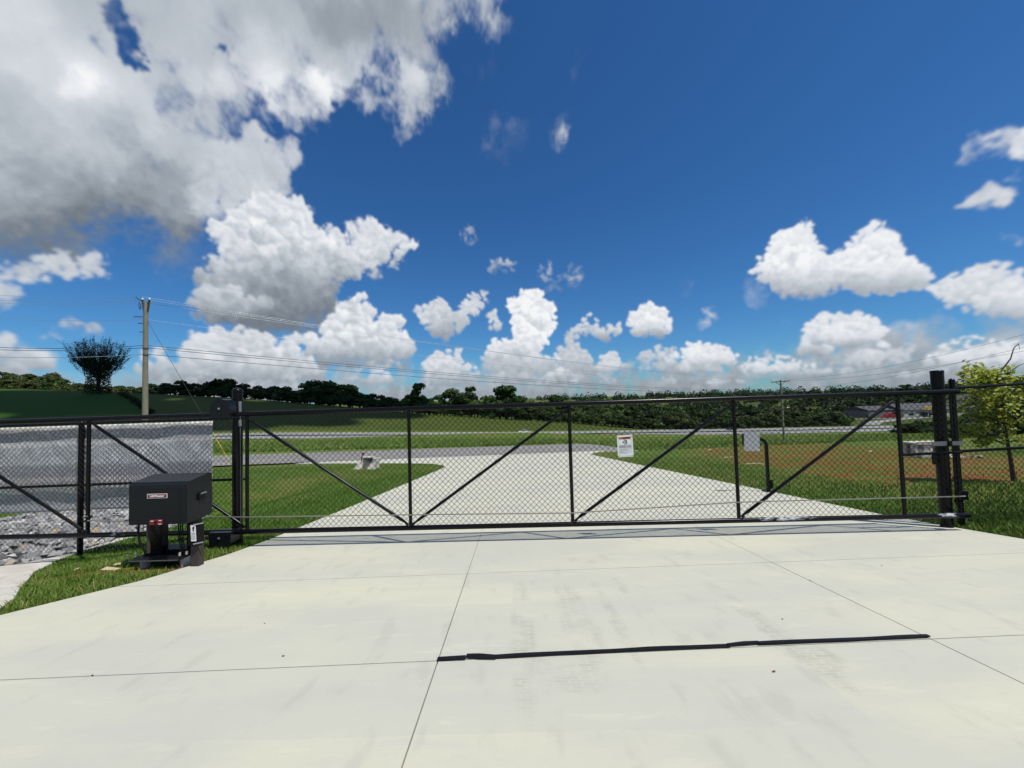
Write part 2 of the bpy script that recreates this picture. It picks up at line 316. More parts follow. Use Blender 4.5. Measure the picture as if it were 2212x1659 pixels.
c=t.mix(.12,c,t.mix(t.rand(),(.44,.435,.41),(.54,.51,.42)))
c=t.mix(1.,c,(1.045,1.045,.985),'MULTIPLY')
t.bump(t.math('ADD',t.math('MULTIPLY',broom,.6),fine),.12,.004); M['concrete']=t.done(c,.86,0,.3)
t=NT('old_concrete'); p=t.pos(); n=t.noise(p,3,6,.65,.5); c=t.mix(t.rng(n,.3,.7),(.40,.37,.32),(.55,.53,.48)); c=t.mix(t.math('MULTIPLY',t.rng(t.noise(t.scale(p,(1,4,1)),2.4,5,.6,.6),.55,.7),.6),c,(.42,.31,.22)); t.bump(t.noise(p,70,4),.2,.004); M['old_concrete']=t.done(c,.88)
# asphalt
t=NT('asphalt'); p=t.pos(); n=t.noise(t.scale(p,(.25,1.4,1)),1.2,5,.6,.3); c=t.mix(t.rng(n,.3,.7),(.155,.148,.140),(.235,.225,.210)); c=t.mix(t.math('MULTIPLY',t.rng(t.noise(p,40,3),.55,.7),.3),c,(.10,.10,.10)); M['asphalt']=t.done(c,.9)
t=NT('highway_concrete'); p=t.pos(); n=t.noise(t.scale(p,(.05,.6,1)),1.,4); c=t.mix(t.rng(n,.3,.7),(.17,.17,.168),(.26,.257,.25)); M['highway']=t.done(c,.9)
# ground: lawn, clay, crop, meadow
t=NT('ground_cover'); p=t.pos(); z=t.nd('ShaderNodeSeparateColor'); t.L.new(t.attr('zone','Color'),z.inputs[0])
n1=t.noise(p,.18,6,.62,.4); n2=t.noise(p,2.2,6,.68); n3=t.noise(p,22,5,.7); n4=t.noise(p,9,5,.75)
c=t.mix(t.rng(n2,.32,.68),(.044,.092,.011),(.120,.180,.026)); c=t.mix(t.rng(n3,.35,.7),c,(.080,.150,.018)); c=t.mix(t.math('MULTIPLY',t.rng(n1,.46,.62,smooth=True),.65),c,(.185,.175,.046))
c=t.mix(t.math('MULTIPLY',t.rng(n4,.60,.75),.32),c,(.022,.045,.008))
soil=t.mix(t.rng(n4,.3,.7),(.30,.080,.026),(.16,.050,.018)); soil=t.mix(t.math('MULTIPLY',t.rng(n2,.5,.7),.5),soil,(.31,.14,.06))
cl=t.math('MULTIPLY_ADD',z.outputs[0],1.0); cl.node.inputs[2].default_value=-.5
cm=t.rng(t.math('ADD',cl,t.math('MULTIPLY',t.math('SUBTRACT',t.noise(p,.8,8,.78,.8),.5),3.0)),-.05,.30,smooth=True)
cm=t.math('MULTIPLY',cm,t.rng(z.outputs[0],.02,.2))
cm=t.math('MULTIPLY',cm,t.rng(n4,.30,.55,.35,1.))
c=t.mix(cm,c,soil)
crop=t.mix(t.rng(t.noise(t.scale(p,(.4,1.2,1)),1.3,6,.7),.3,.7),(.018,.056,.003),(.032,.082,.005)); c=t.mix(z.outputs[1],c,crop)
mead=t.mix(t.rng(t.noise(t.scale(p,(.06,.35,1)),.9,6,.7,.4),.3,.7),(.032,.052,.006),(.070,.090,.013)); mead=t.mix(t.math('MULTIPLY',t.rng(n4,.5,.75),.4),mead,(.03,.05,.010)); c=t.mix(z.outputs[2],c,mead)
t.bump(t.math('ADD',n3,t.math('MULTIPLY',n4,1.5)),.8,.05); M['ground']=t.done(c,.95,0,.15)
# grass blades, leaves (tint = value from blade to blade)
def leafmat(name,cols,rough=.55,spec=.25,transl=.0):
    t=NT(name); a=t.attr('tint'); r=t.nd('ShaderNodeValToRGB'); e=r.color_ramp.elements
    e[0].position=0; e[0].color=(*cols[0],1); e[1].position=1; e[1].color=(*cols[-1],1)
    for i,cc in enumerate(cols[1:-1]): q=e.new((i+1)/(len(cols)-1)); q.color=(*cc,1)
    t.L.new(a,r.inputs[0]); m=t.done(r.outputs[0],rough,0,spec)
    if transl:
        tb=t.nd('ShaderNodeBsdfTranslucent'); t.L.new(r.outputs[0],tb.inputs[0]); ms=t.nd('ShaderNodeMixShader'); ms.inputs[0].default_value=transl; t.L.new(t.b.outputs[0],ms.inputs[1]); t.L.new(tb.outputs[0],ms.inputs[2]); t.L.new(ms.outputs[0],t.N['Material Output'].inputs[0])
    return m
M['grass']=leafmat('grass_blades',[(.032,.080,.007),(.058,.138,.011),(.095,.195,.020),(.160,.205,.042),(.25,.205,.085)])
M['leaf_dark']=leafmat('leaves_dark',[(.010,.022,.006),(.022,.042,.010),(.040,.066,.016)],.6,.15)
M['leaf_mid']=leafmat('leaves_mid',[(.014,.032,.007),(.034,.066,.012),(.066,.108,.020)],.6,.15)
M['leaf_pale']=leafmat('leaves_pale',[(.024,.046,.010),(.054,.092,.018),(.105,.145,.030)],.6,.15)
M['leaf_olive']=leafmat('leaves_olive',[(.032,.044,.012),(.062,.076,.020),(.105,.115,.036)],.6,.15)
M['leaf_lime']=leafmat('leaves_lime',[(.10,.16,.010),(.24,.30,.018),(.46,.46,.04)],.5,.3,.35)
M['bark']=simple('bark',(.055,.043,.032),.9,var=.4,scale=9)
M['dark_bark']=simple('dark_bark',(.022,.020,.018),.9,var=.4,scale=5)
t=NT('pole_wood'); n=t.noise(t.scale(t.co(),(18,18,.7)),2,6,.7,.3); c=t.mix(t.rng(n,.3,.7),(.12,.105,.075),(.30,.27,.20)); c=t.mix(t.math('MULTIPLY',t.rng(t.noise(t.co(),1.6,4),.5,.7),.5),c,(.13,.15,.09)); M['pole_wood']=t.done(c,.9)
M['dark_wood']=simple('dark_wood',(.045,.034,.028),.9,var=.4,scale=5)
# black coated steel with scuffs where 'scuff' > 0
t=NT('black_coating'); n=t.noise(t.pos(),34,5,.7); c=t.mix(t.rng(n,.3,.7),(.0020,.0020,.0028),(.0042,.0042,.0052)); r=t.rng(n,.2,.8,.20,.34)
c=t.mix(t.math('MULTIPLY',t.rng(t.noise(t.pos(),9,5,.7),.62,.72),.25),c,(.03,.03,.033))
M['black']=t.done(c,r,0,.20)
t=NT('scuffed_coating'); p=t.co(); n=t.noise(t.scale(p,(3.5,9,9)),2.4,6,.7,.5); f=t.noise(p,34,5,.7); s_=t.attr('scuff'); k=t.rng(t.math('ADD',t.math('MULTIPLY',s_,.36),n),.77,.90)
c=t.mix(k,t.mix(t.rng(f,.3,.7),(.0020,.0020,.0028),(.0042,.0042,.0052)),(.40,.41,.45)); M['black_scuffed']=t.done(c,t.rng(f,.2,.8,.20,.34),0,.20)
t=NT('black_wire'); M['wire']=t.done((.003,.003,.0033),.32,0,.25)
M['galv']=simple('galvanised',(.24,.25,.26),.5,.5,.2,30)
M['galv_dull']=simple('galvanised_dull',(.13,.135,.14),.55,.3,.25,20)
M['bolt']=simple('bright_bolt',(.62,.60,.56),.3,.9,.1,40)
M['chain']=simple('chain_steel',(.30,.28,.25),.45,.6,.35,60)
M['operator']=simple('operator_shell',(.0062,.0080,.0105),.30,0,.12,40,.32,.05)
M['operator_front']=simple('operator_front_panel',(.0085,.0105,.0115),.55,0,.10,120,.2,.08)
M['black_plastic']=simple('black_plastic',(.004,.004,.0045),.45,spec=.2)
M['rubber']=simple('joint_rubber',(.005,.005,.007),.5,0,.3,30,.25)
M['red']=simple('red_plastic',(.19,.010,.012),.5); M['dull_red']=simple('dull_red',(.17,.02,.025),.7)
M['white']=simple('white_panel',(.74,.74,.72),.5,0,.05,8); M['print_black']=simple('print_black',(.012,.012,.014),.6)
M['orange']=simple('warning_orange',(.72,.24,.035),.5,0,.1); M['print_grey']=simple('print_grey',(.26,.27,.29),.6)
M['aluminium_back']=simple('aluminium_back',(.52,.53,.54),.55,.1,.08,12)
M['riprap']=None
t=NT('crushed_stone'); n=t.noise(t.co(),5,6,.65); q=t.rand(); base=t.nd('ShaderNodeValToRGB'); e=base.color_ramp.elements; e[0].position=0; e[0].color=(.16,.165,.17,1); e[1].position=1; e[1].color=(.46,.45,.43,1)
for pp,cc in ((.35,(.20,.205,.21)),(.7,(.29,.29,.285)),(.88,(.37,.365,.35)),(.94,(.42,.30,.15))): w=e.new(pp); w.color=(*cc,1)
t.L.new(q,base.inputs[0]); c=t.mix(t.rng(n,.3,.72),base.outputs[0],t.mix(.5,base.outputs[0],(.10,.095,.09)),); t.bump(n,.4,.03); M['riprap']=t.done(c,.88)
t=NT('small_stone'); a=t.attr('tint'); n=t.noise(t.co(),9,5,.65); c=t.mix(a,(.15,.15,.155),(.46,.45,.43)); c=t.mix(t.math('MULTIPLY',t.rng(n,.5,.7),.5),c,(.12,.11,.10)); M['stone_stuff']=t.done(c,.9)
M['tan_stone']=simple('tan_stone',(.46,.36,.24),.85,0,.2,14)
M['dirt']=simple('brown_dirt',(.12,.075,.045),.95,0,.4,7,.2,.6,'pos')
M['gravel_base']=simple('gravel_base',(.035,.033,.032),.95,0,.5,9,.2,.8,'pos')
M['roof_dark']=simple('dark_roof',(.055,.056,.062),.75); M['wall_cream']=simple('cream_wall',(.50,.45,.37),.8); M['wall_white']=simple('white_siding',(.74,.74,.72),.7); M['wall_grey']=simple('grey_wall',(.17,.16,.155),.8)
M['sign_yellow']=simple('sign_yellow',(.70,.52,.04),.5); M['glass']=simple('dark_glass',(.02,.025,.03),.08,0,.1,3,.6)
M['car_white']=simple('car_white',(.72,.73,.75),.25,0,.04,2); M['car_dark']=simple('car_dark',(.02,.022,.03),.25,0,.1,2); M['tyre']=simple('tyre',(.012,.012,.012),.8); M['rim']=simple('wheel_rim',(.4,.4,.42),.35,.8); M['car_red']=simple('car_red',(.25,.02,.02),.3)
M['lamp_red']=simple('tail_lamp',(.35,.02,.02),.3); M['lamp_clear']=simple('head_lamp',(.7,.7,.68),.2)
M['insulator']=simple('porcelain',(.55,.54,.52),.25); M['cable_dark']=simple('cable_dark',(.03,.03,.032),.5); M['cable_bright']=simple('cable_bright',(.42,.44,.46),.35,.5); M['yellow_guard']=simple('yellow_guard',(.62,.42,.03),.5)
M['paint_white']=simple('road_paint',(.62,.62,.58),.8)
# printed mesh banner seen from behind
t=NT('banner_print'); p=t.co('Generated'); s=t.nd('ShaderNodeSeparateXYZ'); t.L.new(p,s.inputs[0]); wob=t.noise(t.scale(p,(14,1,4)),1.2,4,.6)
zz=t.math('ADD',s.outputs[2],t.math('MULTIPLY',t.math('SUBTRACT',wob,.5),.012))
r=t.nd('ShaderNodeValToRGB'); r.color_ramp.interpolation='LINEAR'; e=r.color_ramp.elements
bands=[(0,(0.467,0.494,0.494)),(.10,(0.822,0.822,0.822)),(.16,(0.425,0.479,0.467)),(.30,(0.410,0.467,0.453)),(.34,(0.877,0.794,0.712)),(.41,(0.822,0.742,0.712)),(.44,(0.453,0.425,0.453)),(.55,(0.467,0.479,0.494)),(.58,(0.950,0.950,0.950)),(.74,(0.950,0.950,0.950)),(.80,(0.950,0.950,0.950)),(.83,(0.467,0.467,0.494)),(.945,(0.453,0.439,0.467)),(.955,(0.950,0.950,0.822)),(1,(0.950,0.950,0.950))]
e[0].position=0; e[0].color=(*bands[0][1],1); e[1].position=1; e[1].color=(*bands[-1][1],1)
for pp,cc in bands[1:-1]: w=e.new(pp); w.color=(*cc,1)
t.L.new(zz,r.inputs[0]); v=t.nd('ShaderNodeTexVoronoi'); t.put(v.inputs['Vector'],t.scale(p,(46,1,13))); v.inputs['Scale'].default_value=1.0
sepc=t.nd('ShaderNodeSeparateColor'); t.L.new(v.outputs['Color'],sepc.inputs[0])
c=t.mix(t.math('MULTIPLY',sepc.outputs[0],.34),r.outputs[0],(.30,.20,.22)); c=t.mix(t.math('MULTIPLY',sepc.outputs[1],.30),c,(.20,.26,.25))
c=t.mix(t.rng(sepc.outputs[2],.0,1.,.0,.30),c,(.55,.56,.55),'MULTIPLY')
fq=t.noise(t.scale(p,(160,1,44)),1.4,2,.5); c=t.mix(t.rng(fq,.42,.60,.0,.45),c,(.30,.30,.31)); c=t.mix(t.rng(fq,.56,.66,.0,.40),c,(.80,.80,.80))
fz=t.noise(t.scale(p,(90,1,26)),1.6,3,.6); c=t.mix(t.math('MULTIPLY',t.rng(fz,.5,.68),t.math('MULTIPLY',t.rng(zz,.5,.6,smooth=True),.6)),c,(.86,.87,.87))
wv=t.nd('ShaderNodeTexWave'); wv.inputs['Scale'].default_value=1.; wv.inputs['Distortion'].default_value=4.5; wv.inputs['Detail'].default_value=2.
rot=t.nd('ShaderNodeMapping'); t.put(rot.inputs[0],p); rot.inputs['Scale'].default_value=(4.2,1,1.5); rot.inputs['Rotation'].default_value=(0,.5,0); t.L.new(rot.outputs[0],wv.inputs['Vector'])
inb=t.math('MULTIPLY',t.rng(zz,.55,.62,smooth=True),t.rng(zz,.78,.84,1,0,smooth=True)); c=t.mix(t.math('MULTIPLY',t.math('MULTIPLY',t.rng(wv.outputs['Fac'],.60,.78),inb),.22),c,(.22,.20,.21))
M['banner']=t.done(c,.55,0,.4)

# ------------------------------------------------------------------ mesh and object helpers
def mesh_of(name,V,Fc,mats,smooth=False,mi=None,attrs=None):
    me=bpy.data.meshes.new(name); me.from_pydata([tuple(v) for v in V] if not isinstance(V,np.ndarray) else V.tolist(),[],Fc)
    for m in (mats if isinstance(mats,(list,tuple)) else [mats]): me.materials.append(m)
    if mi is not None: me.polygons.foreach_set('material_index',np.asarray(mi,dtype=np.int32))
    if smooth: me.polygons.foreach_set('use_smooth',np.ones(len(me.polygons),dtype=bool))
    for k,a in (attrs or {}).items():
        at=me.attributes.new(k,'FLOAT','POINT'); at.data.foreach_set('value',np.asarray(a,dtype=np.float32))
    me.update(); return me
def link(name,me,parent=None,loc=None):
    o=bpy.data.objects.new(name,me); COL.objects.link(o)
    if parent is not None: o.parent=parent
    if loc is not None: o.location=loc
    return o
def thing(name,label,cat,loc=(0,0,0),group=None):
    o=bpy.data.objects.new(name,None); COL.objects.link(o); o.location=loc; o.empty_display_size=.2
    return tag(o,label,cat,group)
def tag(o,label=None,cat=None,group=None,kind=None):
    if label: o['label']=label
    if cat: o['category']=cat
    if group: o['group']=group
    if kind: o['kind']=kind
    return o
def root_loc(p):
    v=Vector((0,0,0))
    while p is not None: v=v+p.location; p=p.parent
    return v
class MB:
    """collects shapes in world coordinates; build() links them as ONE mesh object"""
    def __init__(s): s.V=[]; s.F=[]; s.S=[]
    def add(s,V,Fc,smooth=False):
        b=len(s.V); s.V+= [Vector(v) for v in V]; s.F+=[tuple(i+b for i in f) for f in Fc]; s.S+=[smooth]*len(Fc); return s
    def box(s,c,size,ex=(1,0,0),ey=(0,1,0),ez=(0,0,1),ch=0.):
        c=Vector(c); ex,ey,ez=[Vector(q).normalized() for q in (ex,ey,ez)]; a,b,d=[q/2 for q in size]
        if ch<=0:
            V=[c+ex*i*a+ey*j*b+ez*k*d for k in(-1,1) for j in(-1,1) for i in(-1,1)]
            return s.add(V,[(0,2,3,1),(4,5,7,6),(0,1,5,4),(2,6,7,3),(0,4,6,2),(1,3,7,5)])
        ring=[]
        for (ia,ja,dz) in ((a-ch,b-ch,-d),(a,b,-d+ch),(a,b,d-ch),(a-ch,b-ch,d)):
            ring.append([c+ex*i*ia+ey*j*ja+ez*dz for i,j in((-1,-1),(1,-1),(1,1),(-1,1))])
        V=[v for r in ring for v in r]; Fc=[(3,2,1,0),(12,13,14,15)]
        for r in range(3):
            for k in range(4): Fc.append((r*4+k,r*4+(k+1)%4,r*4+4+(k+1)%4,r*4+4+k))
        return s.add(V,Fc)
    def tube(s,pts,r,seg=10,caps=True,smooth=True):
        pts=[Vector(p) for p in pts]; n=len(pts); rs=r if isinstance(r,(list,tuple)) else [r]*n
        V=[];up=None
        for i,p in enumerate(pts):
            d=(pts[min(i+1,n-1)]-pts[max(i-1,0)]).normalized()
            if up is None:
                up=d.orthogonal().normalized() if abs(d.z)>.9 else Vector((0,0,1))
            x=d.cross(up); x=(x if x.length>1e-6 else d.orthogonal()).normalized(); y=x.cross(d).normalized(); up=y
            for k in range(seg):
                a=2*math.pi*k/seg; V.append(p+(x*math.cos(a)+y*math.sin(a))*rs[i])
        Fc=[(i*seg+k,i*seg+(k+1)%seg,(i+1)*seg+(k+1)%seg,(i+1)*seg+k) for i in range(n-1) for k in range(seg)]
        s.add(V,Fc,smooth)
        if caps: s.add([V[k] for k in range(seg)],[tuple(range(seg))]); s.add([V[(n-1)*seg+k] for k in range(seg)],[tuple(reversed(range(seg)))])
        return s
    def lathe(s,c,prof,axis=(0,0,1),seg=16,smooth=True):
        ax=Vector(axis).normalized(); x=ax.orthogonal().normalized(); y=ax.cross(x); c=Vector(c)
        V=[c+ax*h+(x*math.cos(2*math.pi*k/seg)+y*math.sin(2*math.pi*k/seg))*r for r,h in prof for k in range(seg)]
        return s.add(V,[(i*seg+k,i*seg+(k+1)%seg,(i+1)*seg+(k+1)%seg,(i+1)*seg+k) for i in range(len(prof)-1) for k in range(seg)],smooth)
    def prism(s,poly,off):
        """closed outline extruded by a vector"""
        off=Vector(off); n=len(poly); V=[Vector(p) for p in poly]+[Vector(p)+off for p in poly]
        return s.add(V,[tuple(range(n)),tuple(reversed(range(n,2*n)))]+[(k,k+n,(k+1)%n+n,(k+1)%n) for k in range(n)])
    def build(s,name,mat,parent=None,attrs=None,fix=True):
        b=root_loc(parent); me=bpy.data.meshes.new(name); me.from_pydata([tuple(v-b) for v in s.V],[],s.F); me.materials.append(mat)
        me.polygons.foreach_set('use_smooth',s.S)
        for k,fn in (attrs or {}).items():
            at=me.attributes.new(k,'FLOAT','POINT'); at.data.foreach_set('value',np.array([fn(v) for v in s.V],dtype=np.float32))
        if fix:
            bm=bmesh.new(); bm.from_mesh(me); bmesh.ops.recalc_face_normals(bm,faces=bm.faces); bm.to_mesh(me); bm.free()
        me.update(); return link(name,me,parent)
_font_cache={}
def text_part(name,body,size,mat,parent,origin,ex,ez,width=None,bold=0.,extrude=.0004):
    """flat lettering laid on a plane: origin = centre of the line"""
    cu=bpy.data.curves.new(name,'FONT'); cu.body=body; cu.size=size; cu.align_x='CENTER'; cu.align_y='CENTER'; cu.offset=bold; cu.extrude=extrude; cu.resolution_u=2
    o=bpy.data.objects.new(name,cu); COL.objects.link(o); dg=bpy.context.evaluated_depsgraph_get(); me=bpy.data.meshes.new_from_object(o.evaluated_get(dg)); bpy.data.objects.remove(o); bpy.data.curves.remove(cu)
    ex=Vector(ex).normalized(); ez=Vector(ez).normalized(); ny=ex.cross(ez); b=root_loc(parent); xs=[v.co.x for v in me.vertices]; w=max(xs)-min(xs); k=(width/w) if width else 1.
    for v in me.vertices: v.co=Vector(origin)-b+ex*v.co.x*k+ez*v.co.y+ny*v.co.z
    me.materials.clear(); me.materials.append(mat); return link(name,me,parent)

# ------------------------------------------------------------------ terrain
def sstep(a,b,x):
    t=np.clip((x-a)/(b-a),0,1); return t*t*(3-2*t)
U_COL=np.array([-900,0,230,518,749,922,1175,1382,1500,1700,1950,2080,2212,3100.]); UX=(U_COL-CU)/F
Y_CR=np.array([345,330,320,320,310,290,262,232,245,300,300,300,300,300.])
Z_CR=np.array([21,19.9,14.6,6.2,-3.4,-10.8,-16.6,-20.9,-21,-22.5,-23.3,-22.5,-21,-16.])
Z520=np.array([45,43,19,2,-7,-13,-17,-21,-20,-20,-20,-17,-12,0.])
Z900=np.array([42,40,14,-6,-11,-13,-15,-14,-13,-15,-15,-4,8,20.])
Z1600=np.array([30,30,10,-4,-5,-6,-8,-9,-8,-9,-8,-2,6,20.])
HX=np.array([-500,-106,0,125,500.]); HY=np.array([120,150,167,176,190.]); HZ=np.array([-7,-13.0,-17.2,-19.5,-23.]); HW_W=28.0
def road_near(x): return 37.2+.292*x
def road_z(x): return -.103*np.clip(road_near(x),12,80)-1.5*sstep(7,20,x)
def ground_z(x,y):
    x=np.asarray(x,float); y=np.asarray(y,float)
    plane=-.103*np.clip(y,-25,None)
    # swale to the left of the gate
    plane=plane-.20*sstep(4.75,7.0,-x)*sstep(3.2,5.5,y)*(1-sstep(16,24,y))-.42*sstep(7.2,9.5,-x)*sstep(5.5,7.0,y)*(1-sstep(14,20,y))
    plane=plane+.22*sstep(7.2,11,x)*sstep(3,6,y)*(1-sstep(9,16,y))
    rn=np.clip(road_near(x),12,80); s=y-rn; rz=road_z(x); hy=np.interp(x,HX,HY); hz=np.interp(x,HX,HZ)+EYE
    zr=np.where(s<0,np.where(s>-3,plane+(rz-plane)*sstep(-3,-.1,s),plane),rz)
    k=np.clip((y-(rn+6.6))/np.maximum(hy-(rn+6.6),1),0,1)
    mid=rz+(hz-rz)*k+2.15*np.exp(-((y-140)/24)**2-((x-0)/55)**2)*sstep(1,.9,k)+.25*np.sin(x*.05+y*.031)*np.sin(np.pi*k)
    zz=np.where(s<6.6,zr,mid)
    zz=np.where(y>hy,hz,zz)
    ux=x/np.maximum(y,1.); yc=np.interp(ux,UX,Y_CR); zc=np.interp(ux,UX,Z_CR)+EYE
    hf=hy+HW_W
    f1=np.clip((y-hf)/np.maximum(yc-hf,1),0,1); zA=hz+(zc-hz)*(f1*.75+.25*sstep(0,1,f1))
    z5=np.interp(ux,UX,Z520)+EYE; z9=np.interp(ux,UX,Z900)+EYE; z16=np.interp(ux,UX,Z1600)+EYE
    yb=yc+45; zb=np.minimum(zc-2.5,zc+0*zc)
    z=np.where(y>hf,zA,zz)
    z=np.where(y>yc,zc+(zb-zc)*sstep(0,1,(y-yc)/45),z)
    z=np.where(y>yb,zb+(z5-zb)*sstep(0,1,(y-yb)/np.maximum(520-yb,1)),z)
    z=np.where(y>520,z5+(z9-z5)*np.clip((y-520)/380,0,1),z); z=np.where(y>900,z9+(z16-z9)*np.clip((y-900)/700,0,1),z)
    z=np.where(y>1600,z16,z)
    return z
def gz(x,y): return float(ground_z(x,y))

rows=np.concatenate([np.arange(-30,3,1.5),np.arange(3,14,.3),np.arange(14,62,.6),np.arange(62,150,2.),np.arange(150,215,1.2),np.arange(215,360,4.),np.arange(360,640,9.),np.arange(640,1700,40.),[1800,2200,2800,3500]])
cols=np.concatenate([np.arange(-3.4,-1.6,.1),np.arange(-1.6,1.6,.0135),np.arange(1.6,3.5,.1)])
RX,RY=np.meshgrid(cols,rows); RXW=RX*np.maximum(RY,7.5)
RZ=ground_z(RXW,RY)-.03
hy=np.interp(RXW,HX,HY); on_hw=((RY>hy-1.5)&(RY<hy+HW_W+1.5)); RZ=RZ-.35*on_hw
s_=RY-np.clip(road_near(RXW),12,80); RZ=RZ-.10*((s_>-.5)&(s_<7.0))
RZ=RZ+.04*np.sin(RXW*1.7+RY*.9)*np.sin(RY*1.3)*sstep(8,16,RY)*(np.abs(s_)>8)*(RY<60)*((RXW<-5.5)|(RXW>8.5))
nr,nc=RX.shape
idx=np.arange(nr*nc).reshape(nr,nc)
quads=np.stack([idx[:-1,:-1],idx[:-1,1:],idx[1:,1:],idx[1:,:-1]],-1).reshape(-1,4)
me=bpy.data.meshes.new('ground'); me.from_pydata(np.stack([RXW,RY,RZ],-1).reshape(-1,3).tolist(),[],quads.tolist()); me.materials.append(M['ground'])
me.polygons.foreach_set('use_smooth',np.ones(len(me.polygons),dtype=bool))
# zones: bare clay (r), dark crop (g), rough meadow (b)
u_of=CU+F*RXW/np.maximum(RY,1.)
def blob(cx,cy,rx,ry,rot=0.):
    c,s=math.cos(rot),math.sin(rot); dx=RXW-cx; dy=RY-cy; a=(c*dx+s*dy)/rx; b=(-s*dx+c*dy)/ry; return np.clip(1.25-np.hypot(a,b),0,1)
clay_poly=[tuple(G(u,v)[:2]) for u,v in ((1478,968),(1520,962),(1600,957),(1700,956),(1800,958),(1900,964),(2000,972),(2120,978),(2260,985),(2330,1040),(2212,1062),(2080,1056),(1950,1060),(1860,1050),(1780,1036),(1700,1024),(1620,1008),(1560,993),(1500,980))]
def poly_dist(px,py,poly):
    c=np.zeros(px.shape,bool); d=np.full(px.shape,1e9); n=len(poly)
    for k in range(n):
        x0,y0=poly[k]; x1,y1=poly[(k+1)%n]; c^=((y0>py)!=(y1>py))&(px<(x1-x0)*(py-y0)/((y1-y0) or 1e-9)+x0)
        ex,ey=x1-x0,y1-y0; t=np.clip(((px-x0)*ex+(py-y0)*ey)/(ex*ex+ey*ey),0,1); d=np.minimum(d,np.hypot(px-x0-t*ex,py-y0-t*ey))
    return np.where(c,d,-d)
near_=(RY>3)&(RY<70); clay=np.zeros_like(RY); cd=poly_dist(RXW[near_],RY[near_],clay_poly); clay[near_]=np.clip(.40+cd/np.maximum(.22*RY[near_],1.6),0,.63)
clay=np.maximum.reduce([clay,blob(-5.7,5.12,1.5,.32)*1.2,blob(-4.7,5.12,1.0,.34)*1.2,blob(-4.35,6.0,.4,.35),blob(7.5,5.75,1.4,.35)*.7,blob(-9.5,24.5,2.4,1.0,.25)*.8])
hill=np.clip((RY-(np.interp(RXW,HX,HY)+HW_W))/8,0,1)
v_edge=np.interp(u_of,[-900,0,230,300,330],[0,0,.30,.72,1.2])           # how far down the slope the crop reaches
ycr=np.interp(RX,UX,Y_CR); hf=np.interp(RXW,HX,HY)+HW_W; fr=np.clip((RY-hf)/np.maximum(ycr-hf,1),0,1)
crop=((u_of<320)&(fr>.30+.05*np.sin(RXW*.05))&(fr<.985-v_edge*.0)&(RY<ycr+2)&(RXW*1.0< -215-(fr-.3)*18+(1-fr)*60)).astype(float)
red=np.clip(1.2-np.hypot((u_of-665)/75,(fr-.115)/.05),0,1)*(hill>0)*.9
clay=np.maximum(clay,red)
mead=np.clip(hill*(1-crop),0,1)*np.where(RY<700,1,.7)+.30*sstep(44,60,s_+37)*(RY<np.interp(RXW,HX,HY))*sstep(6.5,9,s_)+.30*(s_<0)*sstep(9,20,RY)
zone=np.stack([np.clip(clay,0,1),crop,np.clip(mead,0,1),np.ones_like(crop)],-1).reshape(-1,4).astype(np.float32)
ca=me.color_attributes.new('zone','FLOAT_COLOR','POINT'); ca.data.foreach_set('color',zone.ravel())
ground=tag(link('ground',me),kind='structure')

# ------------------------------------------------------------------ concrete drive: slabs with open joints
def clip_poly(poly,nx,ny,d):
    out=[]
    for i in range(len(poly)):
        a,b=poly[i],poly[(i+1)%len(poly)]; da=a[0]*nx+a[1]*ny-d; db=b[0]*nx+b[1]*ny-d
        if da>=0: out.append(a)
        if (da>=0)!=(db>=0): k=da/(da-db); out.append((a[0]+(b[0]-a[0])*k,a[1]+(b[1]-a[1])*k))
    return out
def curve(pts,n=6):
    o=[]
    for i in range(len(pts)-1):
        for k in range(n): o.append((pts[i][0]+(pts[i+1][0]-pts[i][0])*k/n,pts[i][1]+(pts[i+1][1]-pts[i][1])*k/n))
    return o+[pts[-1]]
left_edge=[(-9.5,-6),(-7.2,1.0),(-5.75,2.9),(-4.95,3.72),(-4.43,4.58),(-4.13,5.6),(-4.05,6.4),(-3.98,10),(-3.92,21.7),(-4.3,23.6),(-5.4,25.5),(-7.6,27.0),(-11,28.4),(-17.2,30.3),(-17.0,31.9)]
right_edge=[(9.4,36.0+3.75),(8.0,37.0),(6.9,34.4),(6.38,31.3),(6.45,20),(6.58,10),(6.60,7.1),(6.70,6.2),(6.88,5.28),(7.6,4.0),(9.2,2.6),(11,1.5),(13,-6)]
outline=left_edge+right_edge
drive=thing('driveway','pale broom-finished concrete driveway running under the gate to the road','driveway',(0,6,-.618)); tag(drive,kind='structure')
del drive['category']
XJ=[-20,-.575,3.02,25]; YJ=[-8,-1.2,2.80,4.55,8.2,11.9,15.5,19.2,22.9,26.6,30.3,45]
def slab_z(x,y): return max(-.103*y,-99) if y<road_near(x)-.05 else -.103*road_near(x)
